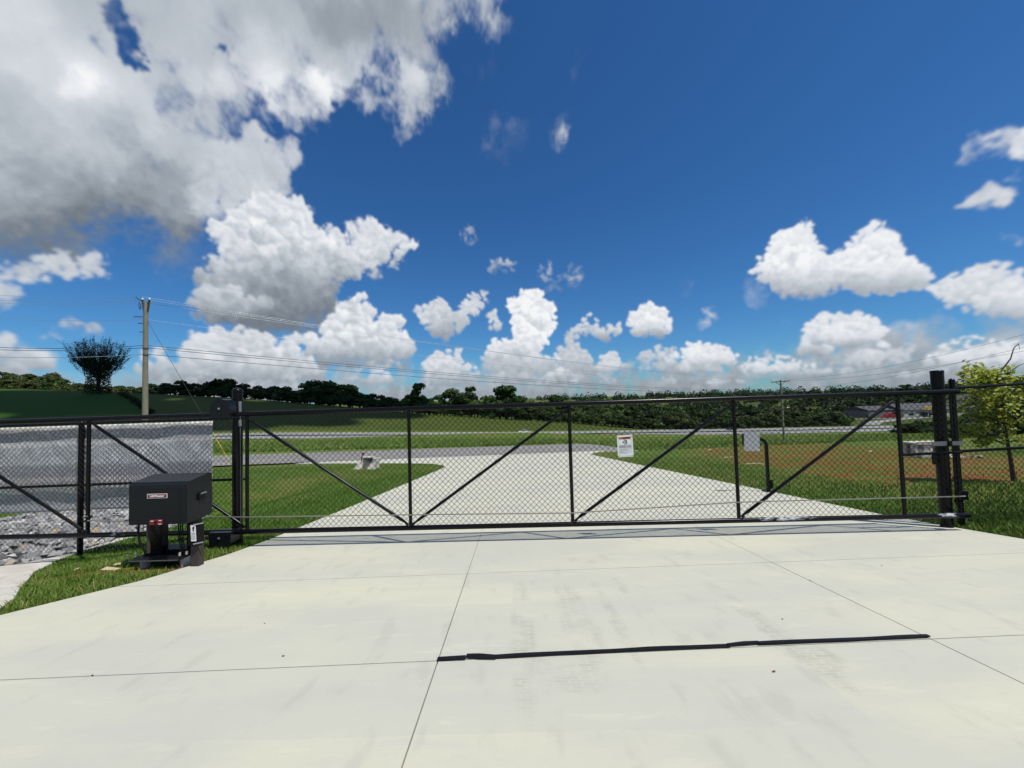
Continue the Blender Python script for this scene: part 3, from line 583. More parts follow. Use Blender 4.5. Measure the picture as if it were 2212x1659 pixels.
for i in range(len(XJ)-1):
    for j in range(len(YJ)-1):
        g=.0042 if YJ[j]<4 else .003
        skew=.0000
        x0,x1,y0,y1=XJ[i]+g,XJ[i+1]-g,YJ[j]+g,YJ[j+1]-g
        # joints across the drive run a little askew
        def yl(q,x): return q+(.030*x if 2<q<5 else 0)
        pl=clip_poly(outline,1,0,x0); 
        if pl: pl=clip_poly(pl,-1,0,-x1)
        if pl:
            k0=.030 if 2<YJ[j]<5 else 0; pl=clip_poly(pl,-k0,1,y0)
        if pl:
            k1=.030 if 2<YJ[j+1]<5 else 0; pl=clip_poly(pl,k1,-1,-y1)
        if len(pl)<3: continue
        pl2=[]
        for q in pl:
            if not pl2 or abs(q[0]-pl2[-1][0])+abs(q[1]-pl2[-1][1])>1e-4: pl2.append(q)
        if len(pl2)>2 and abs(pl2[0][0]-pl2[-1][0])+abs(pl2[0][1]-pl2[-1][1])<1e-4: pl2.pop()
        if len(pl2)<3: continue
        mb=MB(); mb.prism([(x,y,-.103*y) for x,y in pl2],(0,0,-.11)); mb.build('slab',M['concrete'],drive)
mb=MB(); mb.prism([(x,y,-.103*y-.022) for x,y in [(-20,-8),(25,-8),(13,1.5),(6.5,7),(6.3,31),(-3.8,21),(-3.95,6.5),(-4.8,3.8)]],(0,0,-.03)); mb.build('joint_bed',M['dirt'],drive)

# second pad, a concrete flume leading under the fence
pad=[(-4.97,3.70),(-5.32,4.14),(-6.30,5.01),(-6.95,5.62),(-7.30,6.3),(-7.75,7.7),(-8.2,9.6),(-9.6,9.4),(-9.2,7.9),(-8.75,6.9),(-8.6,6.0),(-9.6,4.6),(-9.0,2.6),(-7.4,1.1),(-5.95,2.75)]
V=[];n=len(pad)
mb=MB(); top=[Vector((x,y,gz(x,y)+.02-(.012 if y<3.9 and x>-6 else 0))) for x,y in pad]
ctr=Vector((-7.9,6.0,gz(-7.9,6.0)+.0))
cl=[Vector((-6.9,3.4,gz(-6.9,3.4)+.018)),Vector((-7.6,5.2,gz(-7.6,5.2)+.012)),Vector((-8.1,6.6,gz(-8.1,6.6)+.0)),Vector((-8.6,8.2,gz(-8.6,8.2)+.0))]
bm=bmesh.new(); tv=[bm.verts.new(p) for p in top]; f=bm.faces.new(tv); bmesh.ops.triangulate(bm,faces=[f]); bmesh.ops.subdivide_edges(bm,edges=bm.edges[:],cuts=3,use_grid_fill=True)
for v in bm.verts: v.co.z=gz(v.co.x,v.co.y)+.02
ext=bmesh.ops.extrude_face_region(bm,geom=bm.faces[:]); 
for v in [q for q in ext['geom'] if isinstance(q,bmesh.types.BMVert)]: v.co.z-=.12
bmesh.ops.recalc_face_normals(bm,faces=bm.faces); me=bpy.data.meshes.new('flume'); bm.to_mesh(me); bm.free(); me.materials.append(M['old_concrete'])
tag(link('concrete_flume',me),kind='structure')

# ------------------------------------------------------------------ roads
def strip(name,mat,xs,yn,yf,zf,lift):
    V=[];Fc=[]
    for x in xs:
        for k in range(5):
            y=yn(x)+(yf(x)-yn(x))*k/4; V.append((x,y,zf(x)+lift+.05*math.sin(k/4*math.pi)))
    for i in range(len(xs)-1):
        for k in range(4): a=i*5+k; Fc.append((a,a+5,a+6,a+1))
    return tag(link(name,mesh_of(name,V,Fc,mat,True)),kind='structure')
xs=list(np.arange(-75,90,1.5))
strip('frontage_road',M['asphalt'],xs,lambda x:max(road_near(x),12)+.05,lambda x:max(road_near(x),12)+6.4,lambda x:float(road_z(x)),.0)
hxs=list(np.arange(-320,420,4.))
hyf=lambda x: float(np.interp(x,HX,HY)); hzf=lambda x: float(np.interp(x,HX,HZ))+EYE
hw=strip('highway',M['highway'],hxs,lambda x:hyf(x)+.5,lambda x:hyf(x)+11.5,hzf,.06)
hw2=strip('highway_far_lanes',M['highway'],hxs,lambda x:hyf(x)+16,lambda x:hyf(x)+27.5,hzf,.06)
for off,h in ((1.8,hw),(10.2,hw),(17.3,hw2),(26.2,hw2)):
    V=[];Fc=[]
    for x in hxs: V+=[(x,hyf(x)+off,hzf(x)+.13),(x,hyf(x)+off+.25,hzf(x)+.13)]
    for i in range(len(hxs)-1): a=2*i; Fc.append((a,a+2,a+3,a+1))
    link('edge_line',mesh_of('edge_line',V,Fc,M['paint_white']),h)

# ------------------------------------------------------------------ chain link
def chain_link(name,mat,parent,o,ex,ez,width,height,d=.0865,r=.0029,skip=None):
    """woven zig-zag wires in the plane o + ex*x + ez*z"""
    o=np.array(o,float); ex=np.array(Vector(ex).normalized()); ez=np.array(Vector(ez).normalized()); ny=np.cross(ex,ez)
    w=d/2; nk=int(width/w); nj=int(height/(d/2)); k=np.arange(nk)[:,None]; j=np.arange(nj+1)[None,:]
    odd=((j+k)%2); xx=(k+odd)*w; zz=np.broadcast_to(j*d/2,xx.shape); off=np.where(odd>0,1,-1)*r*.9
    Pt=o+xx[...,None]*ex+zz[...,None]*ez+off[...,None]*ny
    A=Pt[:,:-1].reshape(-1,3); B=Pt[:,1:].reshape(-1,3)
    if skip is not None: m=~skip(.5*(A+B)); A,B=A[m],B[m]
    D=B-A; D/=np.linalg.norm(D,axis=1)[:,None]; S=np.cross(D,ny); S/=np.linalg.norm(S,axis=1)[:,None]; N2=np.cross(S,D)
    A=A-D*r*.7; B=B+D*r*.7
    c=[(S*r),(N2*r),(-S*r),(-N2*r)]
    V=np.stack([A+q for q in c]+[B+q for q in c],1); n=len(A)
    b=np.array(root_loc(parent)); V=(V-b).reshape(-1,3)
    base=(np.arange(n)*8)[:,None]
    Fq=np.concatenate([base+np.array([i,(i+1)%4,4+(i+1)%4,4+i]) for i in range(4)],0)
    me=bpy.data.meshes.new(name); me.vertices.add(len(V)); me.vertices.foreach_set('co',V.ravel().astype(np.float32))
    me.loops.add(Fq.size); me.loops.foreach_set('vertex_index',Fq.ravel().astype(np.int32)); me.polygons.add(len(Fq)); me.polygons.foreach_set('loop_start',np.arange(0,Fq.size,4,dtype=np.int32)); me.polygons.foreach_set('loop_total',np.full(len(Fq),4,dtype=np.int32))
    me.materials.append(mat); me.update(calc_edges=True); me.validate(); return link(name,me,parent)

# ------------------------------------------------------------------ sliding gate
def gate_y(x): return 5.90-.016*x
def zt(x): return 1.437+.0050*x
def zb(x): return -.378+.0010*x
GX=Vector((1,-.016,.005)).normalized()
def on_gate(u,v,dy=0.):
    x,y,z=ray(u,v); k=(5.90+dy)/(y+.016*x); return Vector((x*k,y*k,EYE+z*k))
gate=thing('sliding_gate','long black chain-link cantilever sliding gate closed across the driveway','gate',(0,5.9,-.60))
def gp(x,z,dy=0.): return Vector((x,gate_y(x)+dy,z))
XL=-9.75; XV=[on_gate(u,v).x for u,v in ((191,1030),(534,1020),(885,1005),(1233,1000),(1590,990),(1946,985))]; XTR=on_gate(2068,841).x; XBR=on_gate(2092,1108).x
mb=MB(); mb.tube([gp(XL,zt(XL)),gp(0,zt(0)),gp(XTR,zt(XTR))],.037,14); mb.build('top_rail',M['black'],gate)
xs=[XL+(XBR-XL)*k/120 for k in range(121)]
def scuff(v): return max(math.exp(-((v.x-on_gate(1690,1120).x)/.55)**2),math.exp(-((v.x-on_gate(2045,1110).x)/.16)**2)*1.3,.85*math.exp(-((v.x-on_gate(255,1160).x)/.2)**2))*(1 if v.z>zb(v.x)-.01 else .35)
mb=MB(); mb.tube([gp(x,zb(x)) for x in xs],.037,14); mb.build('bottom_rail',M['black_scuffed'],gate,{'scuff':scuff})
for x in XV:
    mb=MB(); mb.tube([gp(x,zb(x)+.03),gp(x,zt(x)-.03)],.0265,10); mb.build('upright',M['black'],gate)
    for hz in (.86,):
        mb=MB(); mb.lathe(gp(x,zb(x)+hz*1.3),[(.0275,-.012),(.030,-.008),(.030,.008),(.0275,.012)],seg=12); mb.build('collar',M['black'],gate)
def brace(xa,za,xb,zbb):
    a=gp(xa,za,-.004); b=gp(xb,zbb,-.004); d=(b-a).normalized()
    mb=MB(); mb.tube([a,a+d*.07,a+d*.13,b-d*.13,b-d*.07,b],[.010,.016,.0235,.0235,.016,.010],10); o=mb.build('brace',M['black'],gate)
    for q in (a+d*.02,b-d*.02):
        m2=MB(); m2.box(q+Vector((0,-.022,0)),(.05,.012,.04),d,(0,1,0),d.cross(Vector((0,1,0))),.003); m2.build('clamp',M['black'],o)
B=lambda x:zb(x)+.055
T=lambda x:zt(x)-.085
brace(XV[0]-2.6,T(XV[0]),XV[0]-.03,B(XV[0])); brace(XV[0]+.03,T(XV[0])+.03,XV[1]-.03,B(XV[1])+.02)
brace(XV[1]+.03,T(XV[1]),XV[2]-.03,B(XV[2])); brace(XV[2]+.03,B(XV[2]),XV[3]-.03,T(XV[3]))
brace(XV[3]+.03,B(XV[3]),XV[4]-.03,T(XV[4])); brace(XV[4]+.03,B(XV[4]),XV[5]-.03,T(XV[5]))
for i in range(1,5):
    a=XV[i]+.02; w=XV[i+1]-XV[i]-.04
    chain_link('chain_link_mesh',M['wire'],gate,gp(a,zb(a)+.03,.03),GX,(0,0,1),w+.05,zt(a)-zb(a)-.05)
a=XV[5]+.02
chain_link('chain_link_mesh',M['wire'],gate,gp(a,zb(a)+.03,.03),GX,(0,0,1),XTR-a,zt(a)-zb(a)-.05)
for x in XV[1:]:
    for k in range(5):
        z=zb(x)+.22+k*.34+.03*math.sin(k*2+x); q=gp(x,z); mb=MB(); mb.tube([q+Vector((-.045,.03,.012)),q+Vector((-.026,-.012,.004)),q+Vector((0,-.030,0)),q+Vector((.026,-.012,-.003)),q+Vector((.05,.03,-.01))],.0028,5); mb.build('wire_tie',M['wire'],gate)
mr=on_gate(1950,982).z
mb=MB(); mb.tube([gp(XV[5]+.02,mr),gp(XTR,mr+.012)],.021,10); mb.build('middle_rail',M['black'],gate)
# thin safety edge hanging inside the closing end, on three ties
e0=on_gate(2055,852); e1=on_gate(2070,1092)
mb=MB(); mb.tube([Vector((e0.x,gate_y(e0.x)+.02,e0.z)),Vector((e1.x,gate_y(e1.x)+.02,e1.z))],.014,8); mb.build('safety_edge',M['black_plastic'],gate)
for k in (.1,.5,.75,.96):
    q=e0.lerp(e1,k); mb=MB(); mb.box((q.x+.02,gate_y(q.x)+.012,q.z),(.13,.01,.022)); mb.build('edge_bracket',M['black'],gate)
# chain anchors at both ends
cr=on_gate(2086,1070,-.05); mb=MB(); mb.box(cr+Vector((-.01,.035,-.005)),(.10,.07,.13),ch=.006); br=mb.build('chain_bracket',M['black'],gate)
mb=MB(); mb.tube([cr+Vector((-.09,-.004,-.012)),cr+Vector((-.01,-.004,-.012))],.008,8); mb.build('chain_bolt',M['bolt'],br)
cl0=on_gate(187,1124,-.05)
for dz in (.038,-.022):
    mb=MB(); mb.box(cl0+Vector((-.03,.035,dz)),(.12,.06,.02),ch=.003); mb.build('chain_bracket',M['black'],gate)
mb=MB(); mb.tube([cl0+Vector((-.05,-.002,.05)),cl0+Vector((.02,-.002,.065))],.006,6); mb.build('chain_bolt',M['bolt'],gate)
# galvanised hold-open latch across the closing end
q0=on_gate(2012,959,-.06); q1=on_gate(2081,957,-.06); mid=(q0+q1)/2
mb=MB(); mb.box(mid+(q0-mid)*.45,((q1-q0).length*.52,.012,.062),q1-q0,(0,1,0)); lt=mb.build('latch_strap',M['galv_dull'],gate)
mb=MB(); mb.box(mid+(q1-mid)*.55,((q1-q0).length*.42,.010,.058),q1-q0,(0,1,0)); mb.build('strap_end',M['galv_dull'],lt)
mb=MB(); mb.box(mid+Vector((.02,-.012,0)),(.05,.03,.085),ch=.004); mb.build('latch_body',M['black'],lt)
# drive chain, end to end in front of the gate
ch=[]; a=cl0+Vector((.02,0,-.004)); pts=[a]
for u,v in ((280,1127),(430,1116),(540,1117),(885,1112),(1240,1108),(1590,1085),(1850,1078)): pts.append(on_gate(u,v,-.05))
pts.append(cr+Vector((-.08,-.004,-.012)))
full=[]
for i in range(len(pts)-1):
    n=max(2,int((pts[i+1]-pts[i]).length/.05))
    for k in range(n): full.append(pts[i].lerp(pts[i+1],k/n))
full.append(pts[-1]); mb=MB()
for i in range(len(full)-1):
    d=(full[i+1]-full[i]); n_=Vector((0,1,0)) if i%2 else Vector((0,0,1))
    mb.box((full[i]+full[i+1])/2,(d.length*1.15,.011 if i%2 else .016,.016 if i%2 else .011),d,(0,1,0),d.cross(Vector((0,1,0))))
dc=mb.build('drive_chain',M['chain']); tag(dc,'thin grey steel roller chain stretched low along the whole gate','chain')

# warning sign and the blank back of a second one
def sign(u0,v0,u1,v1,dy,name,label):
    c=on_gate((u0+u1)/2,(v0+v1)/2,dy); a=on_gate(u0,v0,dy); b=on_gate(u1,v1,dy); w=abs(b.x-a.x); h=abs(a.z-b.z); t=thing(name,label,'sign',c); return t,c,w,h
t,c,w,h=sign(1332,940,1369,987,-.045,'warning_sign','white warning sign with orange header wired to the gate mesh')
rx=Vector((1,0,.004)).normalized(); rz=Vector((-.03,0,1)).normalized(); rx=Vector((rz.z,0,-rz.x)); w*=.97
w=.235; h=.325
mb=MB(); mb.box(c,(w,.004,h),rx,(0,1,0),rz); mb.build('panel',M['white'],t)
def sq(name,mat,x,z,ww,hh,par=None,dy=-.0032,rot=0.):
    ex=rx*math.cos(rot)+rz*math.sin(rot); ez=rz*math.cos(rot)-rx*math.sin(rot)
    m=MB(); m.box(c+rx*x*w+rz*z*h+Vector((0,dy,0)),(ww*w,.0016,hh*h),ex,(0,1,0),ez); return m.build(name,mat,par or t)
hd=sq('header',M['orange'],0,.375,.80,.105)
text_part('lettering','WARNING',.034,M['print_black'],hd,c+rx*.075*w+rz*.375*h+Vector((0,-.0048,0)),rx,rz,width=.58*w,bold=.0022)
m=MB(); q=[c+rx*xx*w+rz*zz_*h+Vector((0,-.0044,0)) for xx,zz_ in ((-.37,.338),(-.25,.338),(-.31,.412))]; m.prism(q,(0,-.0008,0)); m.build('alert_triangle',M['print_black'],hd)
for zz_ in (.325,.055,-.45): sq('rule_line',M['print_grey'],0,zz_,.80,.006)
for xx in (-.40,.40): sq('rule_line',M['print_grey'],xx,-.06,.008,.77)
pic=sq('pictogram',M['print_black'],.10,.19,.060,.17,rot=.10)
sq('pictogram_sleeve',M['print_black'],-.11,.185,.10,.055,pic); sq('pictogram_palm',M['print_grey'],-.02,.185,.10,.05,pic,-.0036)
for (xx,zz_,ww,rr) in ((-.03,.262,.16,-.85),(.03,.275,.13,-1.25),(-.02,.105,.15,.75),(.035,.10,.13,1.25)): sq('pictogram_finger',M['print_black'],xx,zz_,ww,.014,pic,rot=rr)
text_part('lettering','Moving Gate Can Cause',.0175,M['print_black'],t,c+rz*.005*h+Vector((0,-.0036,0)),rx,rz,width=.74*w,bold=.0005)
text_part('lettering','Serious Injury Or Death',.0175,M['print_black'],t,c-rz*.055*h+Vector((0,-.0036,0)),rx,rz,width=.74*w,bold=.0005)
for zz_,ww,xx in ((-.12,.72,0),(-.16,.50,-.11),(-.205,.72,0),(-.245,.22,-.25),(-.285,.72,0),(-.325,.42,-.15)): sq('print_line',M['print_grey'],xx,zz_,ww,.011)
for xx,zz_ in ((-.47,.43),(.47,.43),(-.47,-.45),(.47,-.45)): sq('wire_tie',M['print_black'],xx,zz_,.10,.018,None,-.004,.15)
t,c,w,h=sign(1607,932,1641,974,.06,'sign_back','blank grey back of a sign on the far side of the gate mesh'); w=.235; h=.30
mb=MB(); mb.box(c,(w,.004,h),(1,0,-.03),(0,1,0),(.03,0,1)); mb.build('panel',M['aluminium_back'],t)
mb=MB(); mb.box(c+Vector((w*.38,-.003,-h*.45)),(w*.2,.002,h*.05)); mb.build('sticker',M['white'],t)

# ------------------------------------------------------------------ posts and fixed fences
def fence_post(name,label,bot,top,r,cap,group=None,z0=None):
    g0=gz(bot.x,bot.y)-.05 if z0 is None else z0
    t=thing(name,label,'post',(bot.x,bot.y,g0)); 
    if group: t['group']=group
    mb=MB(); mb.tube([Vector((bot.x,bot.y,g0)),Vector((top.x,top.y,top.z))],r,18); mb.build('shaft',M['black'],t)
    mb=MB(); c=Vector((top.x,top.y,top.z-.01))
    if cap=='dome': mb.lathe(c,[(r*1.07,-.03),(r*1.07,.0),(r*1.0,.012),(r*.8,.026),(r*.45,.036),(.001,.04)],seg=18)
    elif cap=='flat': mb.lathe(c,[(r*1.05,-.03),(r*1.05,.010),(r*.85,.016),(.001,.018)],seg=18)
    else: mb.lathe(c,[(r*1.08,-.03),(r*1.12,.005),(r*.95,.02),(r*.8,.035),(.001,.045)],seg=14)
    mb.build('post_cap',M['black'],t); return t
pb=P(513,1195,6.13); pt=P(517,842,6.13)
post_l=fence_post('gate_post','thick black gate post with domed cap carrying the roller guides',Vector((pb.x,6.13,0)),Vector((pb.x+.003,6.13,pt.z)),.072,'dome')
px=pb.x
mb=MB(); mb.box((px+.074,6.09,.60),(.006,.012,1.75)); mb.build('guide_channel',M['galv_dull'],post_l)
for zz_,hh in ((zt(px)+.10,.20),(zt(px)-.14,.10)):
    mb=MB(); mb.box((px+.085,6.07,zz_),(.012,.05,hh)); mb.build('mounting_plate',M['galv'],post_l)
# roller covers
def rollers(cz,up,name):
    """half-round cover over a rail roller, bolt in the middle"""
    xc=px-.085; y0=gate_y(xc)-.10; y1=y0+.19; R=.155; pr=[]
    s=1 if up else -1
    if up:
        pr=[(xc-R,cz-.10)]+[(xc-R*math.cos(a),cz+.045+R*math.sin(a)) for a in np.linspace(0,math.pi,19)]+[(xc+R,cz-.10)]
    else:
        pr=[(xc-.165,cz+.09),(xc-.165,cz-.04),(xc-.15,cz-.10),(xc-.10,cz-.125),(xc+.13,cz-.125),(xc+.165,cz-.08),(xc+.165,cz+.09)]
    mb=MB(); mb.prism([(x,y0,z) for x,z in pr],(0,y1-y0,0)); o=mb.build(name,M['operator'],post_l)
    mb=MB(); mb.lathe((xc-.01,y0,cz+(.05 if up else .005)),[(.016,0),(.016,-.012),(.010,-.016),(.0005,-.016)],(0,1,0),6,False); 
    for v in mb.V: v.y=2*y0-v.y if v.y>y0 else v.y
    mb.build('axle_bolt',M['bolt'],o)
    return o
rollers(zt(px-.1)+.045,True,'top_roller_cover'); rollers(zb(px-.1)-.065,False,'bottom_roller_cover')
pr_=fence_post('gate_post','tallest thick black post with flat cap at the closing end',Vector((6.66,6.03,0)),Vector((6.665,6.03,P(2026,801,6.03).z)),.077,'flat')
mb=MB(); q=P(2027,992,6.06); mb.box(q+Vector((-.03,0,0)),(.06,.08,.16),ch=.006); mb.build('sensor_box',M['black_plastic'],pr_)
mb=MB(); mb.lathe((6.66,6.03,-.58),[(.081,0),(.081,.012),(.079,.014)],seg=18); mb.build('ground_ring',M['black'],pr_)
ps=P(2068,1000,6.06); pst=P(2062,822,6.06)
post_s=fence_post('fence_post','slim black post with acorn cap just past the gate end',Vector((ps.x,6.06,0)),Vector((ps.x,6.06,pst.z)),.037,'acorn')
# left fixed fence
FY=lambda x: 6.33-.016*x*.9
lp=P(172,1100,6.42)
lf=thing('chain_link_fence','black chain-link fence with printed banner behind the operator box','fence',(-7.5,6.42,gz(-7.5,6.42)))
FX0=-11.6; FX1=px-.06
ftop=lambda x: P(0,917,6.45).z-.02+.006*(x+7.9)
fmid=lambda x: P(0,1053,6.45).z+.0115*(x+7.9)
mb=MB(); mb.tube([(FX0,FY(FX0),ftop(FX0)),(FX1,FY(FX1),ftop(FX1))],.022,10); mb.build('top_rail',M['black'],lf)
mb=MB(); mb.tube([(FX0,FY(FX0),fmid(FX0)),(FX1,FY(FX1),fmid(FX1))],.022,10); mb.build('middle_rail',M['black'],lf)
for x in (lp.x,lp.x-2.9):
    g0=gz(x,FY(x))-.1; mb=MB(); mb.tube([(x,FY(x),g0),(x,FY(x),ftop(x)+.01)],.038,14); o=mb.build('line_post',M['black'],lf)
    mb=MB(); mb.lathe((x,FY(x),ftop(x)+.01),[(.042,-.05),(.042,.0),(.03,.02),(.001,.03)],seg=12); mb.build('post_cap',M['black'],o)
mb=MB(); mb.tube([(px-.085,FY(px)-.055,fmid(px)-1.0),(px-.085,FY(px)-.055,ftop(px))],.006,6); mb.build('tension_bar',M['galv_dull'],lf)
chain_link('chain_link_mesh',M['wire'],lf,(FX0,FY(FX0)-.045,ftop(FX0)-2.08),(1,-.0144,.006),(0,0,1),FX1-FX0-.02,2.08+.03)
# right fixed fence
rf=thing('chain_link_fence','black chain-link fence stepping up the bank at the right edge','fence',(8.6,6.1,-.6))
r0=Vector((ps.x,6.08,P(2072,838,6.08).z)); r1=P(2212,829,6.08); r2=r0+(r1-r0)*3.2
m0=Vector((ps.x,6.08,P(2072,975,6.08).z)); m1=P(2212,967,6.08); m2=m0+(m1-m0)*3.2
mb=MB(); mb.tube([r0,r1,r2],.022,10); mb.build('top_rail',M['black'],rf)
mb=MB(); mb.tube([m0,m1,m2],.022,10); mb.build('middle_rail',M['black'],rf)
chain_link('chain_link_mesh',M['wire'],rf,(ps.x+.01,6.03,r0.z-1.98),(r1-r0),(0,0,1),3.1,1.98)
x=r2.x-.3; mb=MB(); mb.tube([(x,6.09,-.8),(x,6.09,r2.z)],.037,12); mb.build('line_post',M['black'],rf)
# banner hung behind the left fence
bx1=P(460,1000,6.46).x; bx0=-11.4; nx,nz=150,40; V=[];Fc=[]
for i in range(nx+1):
    for k in range(nz+1):
        x=bx0+(bx1-bx0)*i/nx; ztop=ftop(x)-.035; zbot=P(0,1110,6.45).z+.022*(x+7.9); z=zbot+(ztop-zbot)*k/nz
        y=FY(x)+.05+.005*math.sin(x*3.1+z*2)+.003*math.sin(x*7.3-z*4.1)+.010*(1-k/nz)*math.sin(x*5)
        V.append((x,y,z))
for i in range(nx):
    for k in range(nz): a=i*(nz+1)+k; Fc.append((a,a+nz+1,a+nz+2,a+1))
me=mesh_of('banner',V,Fc,M['banner'],True); o=link('fence_banner',me); tag(o,'wide grey and white printed mesh banner tied behind the left fence','banner')
so_=o.modifiers.new('thickness','SOLIDIFY'); so_.thickness=.003

# ------------------------------------------------------------------ gate operator
OY=5.12; a=P(278,1135,OY); b=P(404,1131,OY); xl,xr=a.x,b.x; zf0=(a.z+b.z)/2; zf1=P(340,1049,OY).z; depth=.42; ztop=P(449,1019,OY+depth).z
op=thing('gate_operator','dark grey gate operator cabinet with slanted hood on a steel stand','gate operator',((xl+xr)/2,OY+.2,gz(-4.7,5.3)))
prof=[(0,zf0)]+[(.0,zf1-.02)]+[(.07-.07*math.cos(a_),zf1-.02+.07*math.sin(a_)) for a_ in np.linspace(.25,1.05,6)]
prof+=[(depth-.06+.06*math.sin(a_),ztop-.06+.06*math.cos(a_)) for a_ in np.linspace(-.35,math.pi/2,8)]+[(depth,zf0+.02),(depth*.55,zf0+.0),(.02,zf0)]
mb=MB(); mb.prism([(xl,OY+y,z) for y,z in prof],(xr-xl,0,0)); cover=mb.build('cover',M['operator'],op)
W_=xr-xl; H_=zf1-zf0
def fr(name,mat,cx,cz,ww,hh,dd,par,dy=0.,ch=0.):
    m=MB(); m.box((xl+cx*W_,OY-dd/2-dy,zf0+cz*H_),(ww*W_,dd,hh*H_),ch=ch); return m.build(name,mat,par)
fr('front_panel',M['operator_front'],.5,.475,.985,.93,.003,cover)
dpan=fr('access_panel',M['operator_front'],.51,.44,.74,.80,.003,cover,.003)
pl=fr('nameplate',M['white'],.495,.735,.345,.115,.003,dpan,.006); fr('nameplate_field',M['red'],.495,.735,.325,.090,.0015,pl,.009)
text_part('lettering','LiftMaster',.040,M['white'],pl,Vector((xl+.495*W_,OY-.0115,zf0+.735*H_)),(1,0,0),(0,0,1),width=.25*W_,bold=.0012)
lk=fr('release_latch',M['red'],.49,.065,.215,.125,.022,cover,.003,.003); fr('latch_key',M['black_plastic'],.49,.065,.035,.075,.006,lk,.025)
for cx,cz in ((.43,.105),(.57,.115),(.565,.025)): fr('latch_mark',M['white'],cx,cz,.05,.02,.001,lk,.026)
mb=MB(); mb.box((xr+.012,OY+.22,zf0+.60*H_),(.024,.10,.09),ch=.006); k_=mb.build('side_handle',M['black_plastic'],cover)
mb=MB(); mb.box((xr+.026,OY+.24,zf0+.68*H_),(.008,.10,.018)); mb.build('handle_rim',M['galv'],k_)
zg=gz(-4.7,5.3); zpl=zg+.10; 
mb=MB(); mb.box(((xl+xr)/2-.01,OY+.16,zpl+.01),(W_*.84,.42,.022)); base=mb.build('base_plate',M['black'],op); mb=MB(); mb.box(((xl+xr)/2-.01,OY-.054,zpl+.012),(W_*.84,.006,.012)); mb.build('plate_edge',M['galv_dull'],base)
mb=MB(); mb.box(((xl+xr)/2-.01,OY+.28,zpl+.045),(W_*.9,.20,.045)); mb.build('base_frame',M['black'],base)
for fx in (.17,.86):
    mb=MB(); mb.tube([(xl+fx*W_,OY+.1,zg-.2),(xl+fx*W_,OY+.1,zpl)],.055,12); mb.build('footing',M['old_concrete'],base)
for fx,fy in ((.04,-.04),(.12,.0),(.90,-.02),(.97,.02)):
    mb=MB(); mb.lathe((xl+fx*W_,OY+fy,zpl+.088),[(.016,-.03),(.016,.012),(.001,.016)],seg=6,smooth=False); mb.build('anchor_bolt',M['bolt'],base)
for fx,ww in ((.28,.22),(.91,.16)):
    mb=MB(); mb.box((xl+fx*W_,OY+.20,(zpl+zf0)/2+.04),(ww*W_,.10,zf0-zpl+.10),ch=.01); mb.build('stand_leg',M['black'],op)
mb=MB(); mb.tube([(xl+.285*W_,OY+.045,zpl+.08),(xl+.285*W_,OY+.045,zf0+.02)],.022,10); mb.build('conduit',M['dark_wood'],op)
for k in range(3):
    x0=xl+(.76+.035*k)*W_; mb=MB(); mb.tube([(x0+.05,OY+.08,zpl+.06),(x0+.02,OY+.07,(zpl+zf0)/2),(x0-.015,OY+.09,zf0+.04)],.009,6); mb.build('cable',M['black_plastic'],op)
mb=MB(); mb.tube([(xl+.10*W_,OY+.06,zf0+.02),(xl+.10*W_,OY+.05,zf0-.12),(xl+.15*W_,OY+.03,zf0-.22),(xl+.25*W_,OY+.03,zpl+.09)],.013,8); mb.build('cable',M['black_plastic'],op)
# junction post with printed label beside the stand
jp=P(421,1190,5.08); jx=jp.x
jt=thing('label_post','short grey post with a white printed label strapped beside the operator stand','post',(jx,5.1,zg-.1))
mb=MB(); mb.box((jx,5.12,zg+.10),(.10,.09,.42),ch=.006); mb.build('post_body',M['dark_wood'],jt)
mb=MB(); mb.box((jx+.0,5.10,zf0-.13),(.12,.11,.27),ch=.008); jb=mb.build('housing',M['black_plastic'],jt)
mb=MB(); mb.box((jx+.012,5.041,zf0-.10),(.066,.003,.205),(1,0,0),(0,1,0),(-.05,0,1)); lb=mb.build('label_plate',M['white'],jb)
for zz_,ww,mm in ((.065,.026,'print_black'),(.035,.014,'print_black'),(.0,.05,'print_grey'),(-.02,.045,'print_grey'),(-.045,.05,'print_grey'),(-.07,.05,'print_grey')):
    mb=MB(); mb.box((jx+.012,5.0385,zf0-.10+zz_),(ww,.0015,.008 if mm=='print_grey' else .026)); mb.build('print_line',M[mm],lb)
for zz_ in (.02,-.225): 
    mb=MB(); mb.tube([(jx+.02,5.03,zf0+zz_-.01),(jx+.12,5.07,zf0+zz_)],.008,6); mb.build('pin',M['bolt'],jb)

